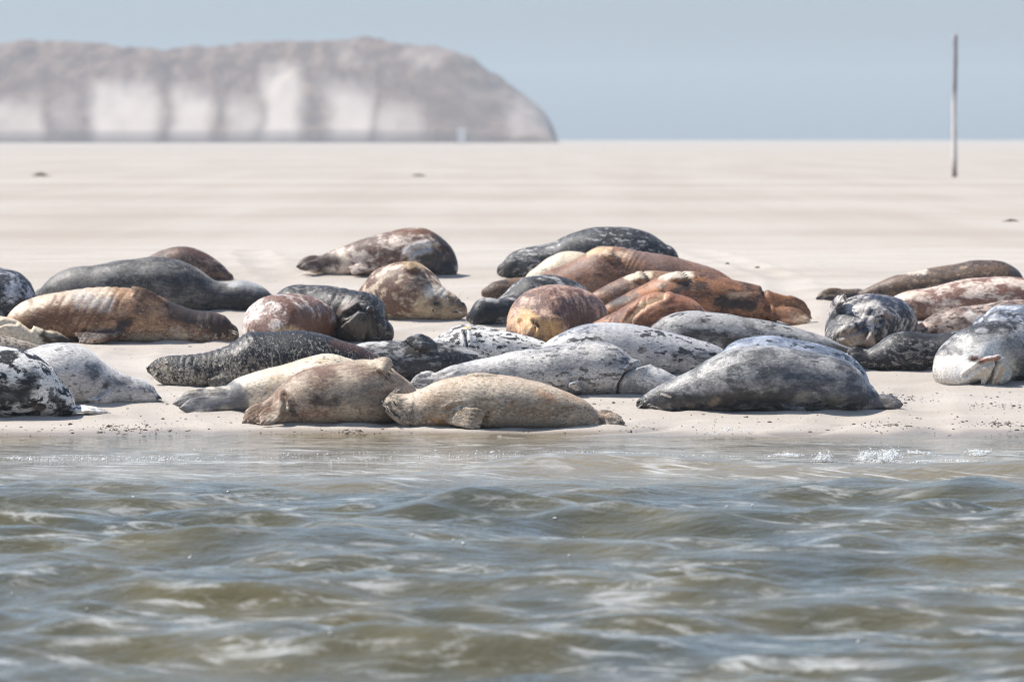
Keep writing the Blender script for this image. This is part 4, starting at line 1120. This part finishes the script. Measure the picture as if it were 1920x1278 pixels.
seal('reddish brown seal with a pale fold across its side, right of the golden-flippered one', 650,
     [(1090, 625, .1), (1120, 600), (1155, 583), (1190, 564), (1228, 551), (1266, 550), (1300, 561), (1330, 590)],
     dict(a=alb(190, 130, 92), b=alb(142, 84, 56), thr=0.5, soft=0.1, scale=7, c=alb(214, 176, 150), cthr=0.62, f=alb(96, 62, 50), fscale=22, fthr=0.64, fmax=0.6, sandy=0.05), voxel=0.0125, wr=1.12,
     grooves=[([(1178, 610), (1186, 590), (1210, 570), (1245, 556)], 5, .035), ([(1215, 606), (1238, 590), (1262, 585)], 4, .02)],
     tints=[(1174, 606, 1204, 572, 6, alb(228, 196, 158), .8), (1204, 572, 1245, 555, 6, alb(226, 190, 150), .7), (1255, 575, 1300, 580, 16, alb(140, 84, 58), .6)], wrinkles=[(1110, 1180, 7, 0.010, 0.5)])
seal('dark brown seal along the top at the right edge, hind flippers far left', 566,
     [(1602, 558, .1), (1622, 542), (1655, 525), (1715, 508), (1780, 496), (1838, 488), (1884, 491), (1910, 508), (1925, 535)],
     dict(a=alb(136, 106, 82), b=alb(92, 70, 58), thr=0.5, soft=0.1, scale=7, f=alb(190, 160, 130), fscale=16, fthr=0.68, fmax=0.55, sandy=0.05), wr=1.1,
     flips=[dict(root=(1608, 556), tip=(1530, 570), w=0.19, free=True, dy=0.0, hind=True, n=(0, -1, 0.4), th=0.45, by=-8), dict(root=(1604, 568), tip=(1536, 578), w=0.12, free=True, dy=-0.12, hind=True, n=(0, -1, 0.5), th=0.45)],
     tints=[(1530, 565, 1600, 555, 14, alb(62, 54, 48), .9), (1540, 578, 1600, 572, 6, alb(180, 140, 90), .9), (1690, 512, 1735, 508, 7, alb(214, 200, 184), .7), (1900, 505, 1915, 515, 10, alb(90, 90, 96), .7)])
seal('pink and cream blotched seal just below the dark brown one, right edge', 604,
     [(1640, 590, .15), (1668, 560, .05), (1700, 546), (1745, 538), (1795, 526), (1855, 519), (1920, 522), (1980, 545)],
     dict(a=alb(230, 208, 190), b=alb(160, 114, 96), thr=0.50, soft=0.07, scale=8, f=alb(110, 76, 66), fscale=22, fthr=0.64, fmax=0.5, sandy=0.05), wr=1.12,
     tints=[(1720, 585, 1760, 590, 18, alb(150, 112, 90), .6), (1680, 556, 1730, 548, 8, alb(228, 204, 180), .6)])
seal('blue black seal with deep skin folds and crumpled rear, left of pinkish freckled one', 653,
     [(1585, 606, -0.15, None, 5.22), (1600, 570, 0.0, None, 5.29), (1622, 552, 0.2, None, 5.33), (1655, 553, 0.45, None, 5.32), (1682, 570, 0.75), (1700, 600, 1.0)],
     dict(a=alb(198, 188, 180), b=alb(72, 74, 86), thr=0.49, soft=0.09, scale=8, f=INK, fscale=22, fthr=0.60, stretch=(1.2, 1, 0.5), tilt=-0.5, sandy=0.06), voxel=0.0115, yaw=0.8,
     flips=[dict(root=(1556, 612), tip=(1590, 556), w=0.15, bx=-3, by=-3, lift=0.03, claws=2), dict(root=(1640, 612), tip=(1578, 642), w=0.24, lift=0.06, hind=True, th=0.45, fan=0.05), dict(root=(1635, 625), tip=(1610, 650), w=0.20, lift=0.08, hind=True, th=0.45, fan=0.05)],
     tints=[(1585, 632, 1635, 640, 20, alb(176, 156, 138), .85), (1640, 558, 1690, 570, 14, alb(62, 72, 98), .8), (1590, 580, 1640, 570, 10, alb(216, 208, 198), .7), (1650, 620, 1665, 600, 16, INK, .7), (1660, 590, 1668, 594, 6, alb(186, 130, 100), .6), (1530, 600, 1550, 605, 14, alb(90, 92, 98), .6)],
     wrinkles=[(1560, 1680, 8, 0.018, 0.7)], grooves=[([(1645, 640), (1640, 618), (1650, 600)], 4, .035), ([(1575, 632), (1610, 618), (1640, 605)], 4, .02)])

# ------------------------------------------------------------------ sand pushed up around the heavy bodies
from mathutils.kdtree import KDTree
foot = []
for o_ in SEALS:
    n_ = len(o_.data.vertices)
    a_ = np.empty(n_ * 3, np.float32); o_.data.vertices.foreach_get('co', a_)
    a_ = a_.reshape(-1, 3) + np.array(o_.location)
    g_ = a_[:, 2] - zg(a_[:, 1])
    foot.append(a_[(g_ > -0.05) & (g_ < 0.05)][::5])
foot = np.concatenate(foot)
kd = KDTree(len(foot))
for i_, p_ in enumerate(foot):
    kd.insert((p_[0], p_[1], 0), i_)
kd.balance()
sm_ = sandbank.data
sv = np.empty(len(sm_.vertices) * 3, np.float32); sm_.vertices.foreach_get('co', sv); sv = sv.reshape(-1, 3)
sel = np.where((np.abs(sv[:, 0]) < 6.5) & (sv[:, 1] > 39.8) & (sv[:, 1] < 60))[0]
for i_ in sel:
    d_ = kd.find((sv[i_, 0], sv[i_, 1], 0))[2]
    if d_ < 0.30:
        k_ = float(vnoise(sv[i_, 0] * 6.0, sv[i_, 1] * 6.0, 61))
        sv[i_, 2] += 0.034 * k_ * math.exp(-(d_ / 0.09) ** 2)
sm_.vertices.foreach_set('co', sv.ravel()); sm_.update()

# ------------------------------------------------------------------ marker pole
def lathe_pole(name, X, Y, z0, H, r, mat, lean=0.0, segs=12, n=26, wob=0.02):
    pts, rad = [], []
    for i in range(n):
        t = i / (n - 1)
        pts.append((wob * math.sin(t * 9) + lean * t, 0.4 * wob * math.cos(t * 7), -0.3 + t * (H + 0.3)))
        rad.append(r * (1.08 - 0.22 * t) * (1 + 0.06 * math.sin(t * 40)))
    pts.append((pts[-1][0], pts[-1][1], pts[-1][2] + 0.02)); rad.append(rad[-1] * 0.6)
    V, F = tube(pts, rad, None, (0, -1, 0), segs)
    return obj(name, mesh_np(name, V, F), mat, loc=(X, Y, z0))


Yp = ground_y(332)
pp = at(1789, 332, Yp); pt = at(1789, 66, Yp)
N = NT('weathered_pole')
O = N.objco(); z_ = N.sep(O)[2]
n = N.noise(N.mapping(O, (6, 6, 1.1)), 2.0, 5, 0.6)
Hp = pt[2] - pp[2]
k = N.math('ADD', z_, N.math('MULTIPLY', N.math('SUBTRACT', n, 0.5), 0.9))
c = N.mix(N.ramp(k, Hp * 0.53, Hp * 0.62), (0.66, 0.61, 0.58, 1), (0.30, 0.28, 0.29, 1))
c = N.mix(N.ramp(k, Hp * 0.16, Hp * 0.02), c, (0.24, 0.19, 0.165, 1))
c = N.mix(N.math('MULTIPLY', N.ramp(n, 0.5, 0.75), 0.5), c, (0.2, 0.17, 0.165, 1))
N.principled(c, 0.8, 0.3, N.bump(n, 0.4, 0.03))
pole = lathe_pole('marker_pole', pp[0], Yp, float(zg(Yp)), Hp, 0.088, N.m, 0.015, wob=0.012)
tag(pole, 'tall weathered wooden pole with dark upper half, standing far back on the sand', 'pole')

# a pale stubby marker in front of the dune
Ym = 900.0
pm = at(866, 268, Ym)
N_w = simple_mat('white_painted_board', (0.78, 0.76, 0.73), 0.6, 0.3, 0.15, 3.0)
root = bpy.data.objects.new('white_marker', None); COL.objects.link(root)
root.location = (pm[0], Ym, float(zg(Ym)) - 0.05)
tag(root, 'tiny white upright marker at the foot of the dune nose', 'marker')
bm = bmesh.new(); bmesh.ops.create_cube(bm, size=1.0)
for v in bm.verts: v.co = Vector((v.co.x * 1.5, v.co.y * 0.12, v.co.z * 2.4 + 1.9))
bmesh.ops.bevel(bm, geom=bm.edges[:], offset=0.05, segments=2)
me = bpy.data.meshes.new('board'); bm.to_mesh(me); bm.free(); me.materials.append(N_w)
obj('board', me, N_w, root)
for sx in (-0.55, 0.55):
    V, F = tube([(sx, 0.12, -0.2), (sx, 0.12, 1.4), (sx, 0.12, 2.8)], [0.09, 0.09, 0.085], None, (0, -1, 0), 10)
    obj('post', mesh_np('post', V, F), N_w, root)

# ------------------------------------------------------------------ weed clumps on the flat
M_WEED = simple_mat('dry_seaweed', (0.21, 0.17, 0.13), 0.85, 0.2, 0.5, 12.0)


def weed(px, py, wpx, hpx, label):
    Y = ground_y(py); s = F_PX / Y
    b = at(px, py, Y); w = wpx / s; hgt = hpx / s
    vs, fs, o = [], [], 0
    for i in range(46):
        a = random.uniform(0, 6.28); r = w * 0.5 * math.sqrt(random.random())
        x0, y0 = r * math.cos(a), r * math.sin(a) * 0.9
        l = random.uniform(0.25, 0.6) * w; a2 = random.uniform(0, 6.28)
        hh = hgt * random.uniform(0.35, 1.0) * max(0.25, 1 - (2 * abs(x0) / w) ** 2)
        pts = [(x0, y0, -0.02), (x0 + l * 0.3 * math.cos(a2), y0 + l * 0.3 * math.sin(a2), hh), (x0 + l * 0.7 * math.cos(a2), y0 + l * 0.7 * math.sin(a2), hh * 0.7), (x0 + l * math.cos(a2), y0 + l * math.sin(a2), 0.0)]
        v, f = tube(pts, [w * 0.03, w * 0.04, w * 0.035, w * 0.01], 0.5, (0, 0, 1), 5)
        vs.append(v); fs += [tuple(q + o for q in t) for t in f]; o += len(v)
    ob = obj('seaweed_clump', mesh_np('seaweed_clump', np.concatenate(vs), fs), M_WEED, loc=(b[0], Y, float(sand_z(np.array(b[0]), np.array(Y)))))
    tag(ob, label, 'seaweed', 'seaweed clumps on the flat')


weed(76, 330, 24, 7, 'dark weed clump far out at the upper left, below the dune')
weed(785, 330, 20, 4, 'faint weed clump far out below the white marker')
weed(1895, 415, 22, 5, 'low weed clump near the right edge, right of the pole')
weed(1420, 500, 9, 4, 'small dark weed tuft on bare sand behind the pile of brown seals')
weed(1364, 496, 7, 4, 'small weed tuft on bare sand, just left of a similar one')

# ------------------------------------------------------------------ bits of shell, weed and worm casts on the sand
vs, fs, o = [], [], 0
ico = bmesh.new(); bmesh.ops.create_icosphere(ico, subdivisions=1, radius=1.0)
IV = np.array([v.co[:] for v in ico.verts]); IF = np.array([[v.index for v in f.verts] for f in ico.faces]); ico.free()


def scatter(n, posf, size):
    vs, fs = [], []
    for i in range(n):
        x, y, z = posf()
        s = size()
        M = np.diag([s * random.uniform(0.7, 2.2), s * random.uniform(0.6, 1.6), s * random.uniform(0.35, 0.8)])
        a = random.uniform(0, 6.28); R = np.array([[math.cos(a), -math.sin(a), 0], [math.sin(a), math.cos(a), 0], [0, 0, 1]])
        v = (IV * (1 + 0.35 * (RNG.random((len(IV), 1)) - 0.5))) @ M @ R.T + np.array((x, y, z))
        fs.append(IF + len(vs) * 12)
        vs.append(v)
    return np.concatenate(vs), np.concatenate(fs)


def on_sand():
    r = random.random()
    if r < 0.30:
        cx, cy = random.choice([(215, 803), (235, 800), (1665, 798), (1860, 792), (1890, 796), (300, 806), (1180, 800), (660, 808), (1870, 760), (1700, 745)])
        px, py = random.gauss(cx, 26), random.gauss(cy, 3.5)
    elif r < 0.75:
        px, py = random.uniform(-60, 1980), random.uniform(735, 817)
    else:
        px, py = random.uniform(-60, 1980), random.uniform(530, 740)
    Y = ground_y(min(py, 817)); x = at(px, py, Y)[0]
    return x, Y, float(sand_z(np.array([x]), np.array([Y]))[0]) + 0.001


V, F = scatter(2000, on_sand, lambda: min(0.018, 0.0025 + 0.0033 * random.expovariate(1.0)))
M_DEB = simple_mat('shell_and_weed_bits', (0.16, 0.12, 0.095), 0.8, 0.3, 0.7, 3.0)
deb = obj('shell_debris', mesh_np('shell_debris', V, F, False), M_DEB)
tag(deb, 'scattered dark bits of shell and weed on the sand', 'debris', kind='stuff')

# ------------------------------------------------------------------ foam on the water, and beads added for its glints
M_FOAM = simple_mat('white_foam', (0.82, 0.82, 0.80), 0.6, 0.4, 0.06, 30.0)
WATER_D = lambda py: CAM_H * F_PX / max(1.0, (py - HORIZON))


def water_pt(px, py):
    Y = WATER_D(py)
    x = at(px, py, Y)[0]
    return x, Y, float(wave_z(np.array([x]), np.array([Y]))[0])


foam_spots = [(1360, 813, 22, 2, 60, .05), (1465, 856, 30, 2.5, 130, .05), (1652, 864, 34, 4, 520, .14), (1622, 858, 6, 8, 40, .12), (1745, 852, 24, 2, 80, .05), (1845, 853, 22, 2, 90, .05), (1890, 878, 40, 3, 260, .05), (1800, 868, 60, 2, 90, .03),
              (1250, 861, 50, 2, 60, .02), (80, 860, 110, 5, 90, .02), (260, 862, 120, 5, 60, .015), (480, 862, 140, 5, 40, .01), (850, 856, 200, 5, 50, .01), (1150, 854, 120, 4, 60, .015)]
acc = []
for (cx, cy, sx, sy, n, up) in foam_spots:
    subs = [(random.gauss(cx, sx * 0.9), random.gauss(cy, sy * 0.8), random.uniform(0.2, 1.0)) for _ in range(7)]
    for i in range(n * 6):
        bx_, by_, k_ = random.choice(subs)
        if random.random() > k_: continue
        acc.append((random.gauss(bx_, sx * 0.28), random.gauss(by_, sy * 0.22), abs(random.gauss(0, up * 0.22 * k_))))
acc = np.array(acc)
fy = CAM_H * F_PX / (acc[:, 1] - HORIZON)
fx = (acc[:, 0] - PW / 2) / F_PX * fy
fz = np.maximum(wave_z(fx, fy), zg(fy)) + 0.004 + acc[:, 2]
it = iter(zip(fx, fy, fz))


def foam_pos():
    return next(it)


V, F = scatter(len(acc), foam_pos, lambda: 0.0022 + 0.0042 * random.random() ** 2)
foam = obj('foam', mesh_np('foam', V, F), M_FOAM)
tag(foam, 'white foam and splashes along the low breaking wave', 'foam', kind='stuff')

N = NT('glint_bead_white')
N.principled((0.75, 0.75, 0.72, 1), 0.08, 0.9)
bpos = [(744, 1018), (775, 1026), (866, 1008), (140, 998), (358, 1040), (400, 990), (24, 1113), (250, 950), (430, 925), (520, 930), (1040, 980), (1095, 992), (1165, 1080), (1068, 1046), (1222, 962), (1245, 962), (1362, 975), (1385, 972), (1410, 975), (1450, 947), (1510, 949), (1655, 947), (1672, 949), (1700, 950), (1738, 940), (1795, 938),
        (1880, 974), (1890, 976), (1612, 1187), (1683, 1117), (1830, 1121), (1905, 1250), (1150, 1232), (720, 1040), (850, 1035), (870, 1040), (48, 1022), (5, 965), (410, 1104), (165, 1140), (620, 1230)]
k = iter([(x + random.gauss(0, 1.5), y + random.gauss(0, 1)) for x, y in bpos for _ in range(random.choice((1, 1, 2)))])
allb = list(k)


def glint_pos(it_=iter(allb)):
    px, py = next(it_)
    x, y, z = water_pt(px, py)
    return x, y, z + 0.003


V, F = scatter(len(allb), glint_pos, lambda: random.uniform(0.006, 0.010))
glint_beads = obj('glint_beads', mesh_np('glint_beads', V, F), N.m)  # bright beads added where sun glints sparkle on the water
tag(glint_beads, 'small shining beads added on the water to stand in for glints', 'glint_beads', kind='stuff')

# ------------------------------------------------------------------ haze over the flats
bm = bmesh.new(); bmesh.ops.create_cube(bm, size=1.0)
for v in bm.verts:
    v.co = Vector((v.co.x * 3200, 1100 + v.co.y * 3200, -2.5 + (v.co.z + 0.5) * 42.0))
me = bpy.data.meshes.new('haze'); bm.to_mesh(me); bm.free()
N = NT('pale_haze')
pv = N.n('ShaderNodeVolumePrincipled')
pv.inputs['Color'].default_value = (0.85, 0.93, 1.0, 1)
pv.inputs['Density'].default_value = 0.00030
pv.inputs['Anisotropy'].default_value = 0.0
N.t.links.new(pv.outputs[0], N.out.inputs['Volume'])
haze = obj('haze', me, N.m)
tag(haze, 'pale haze over the sand flats', 'haze', kind='stuff')
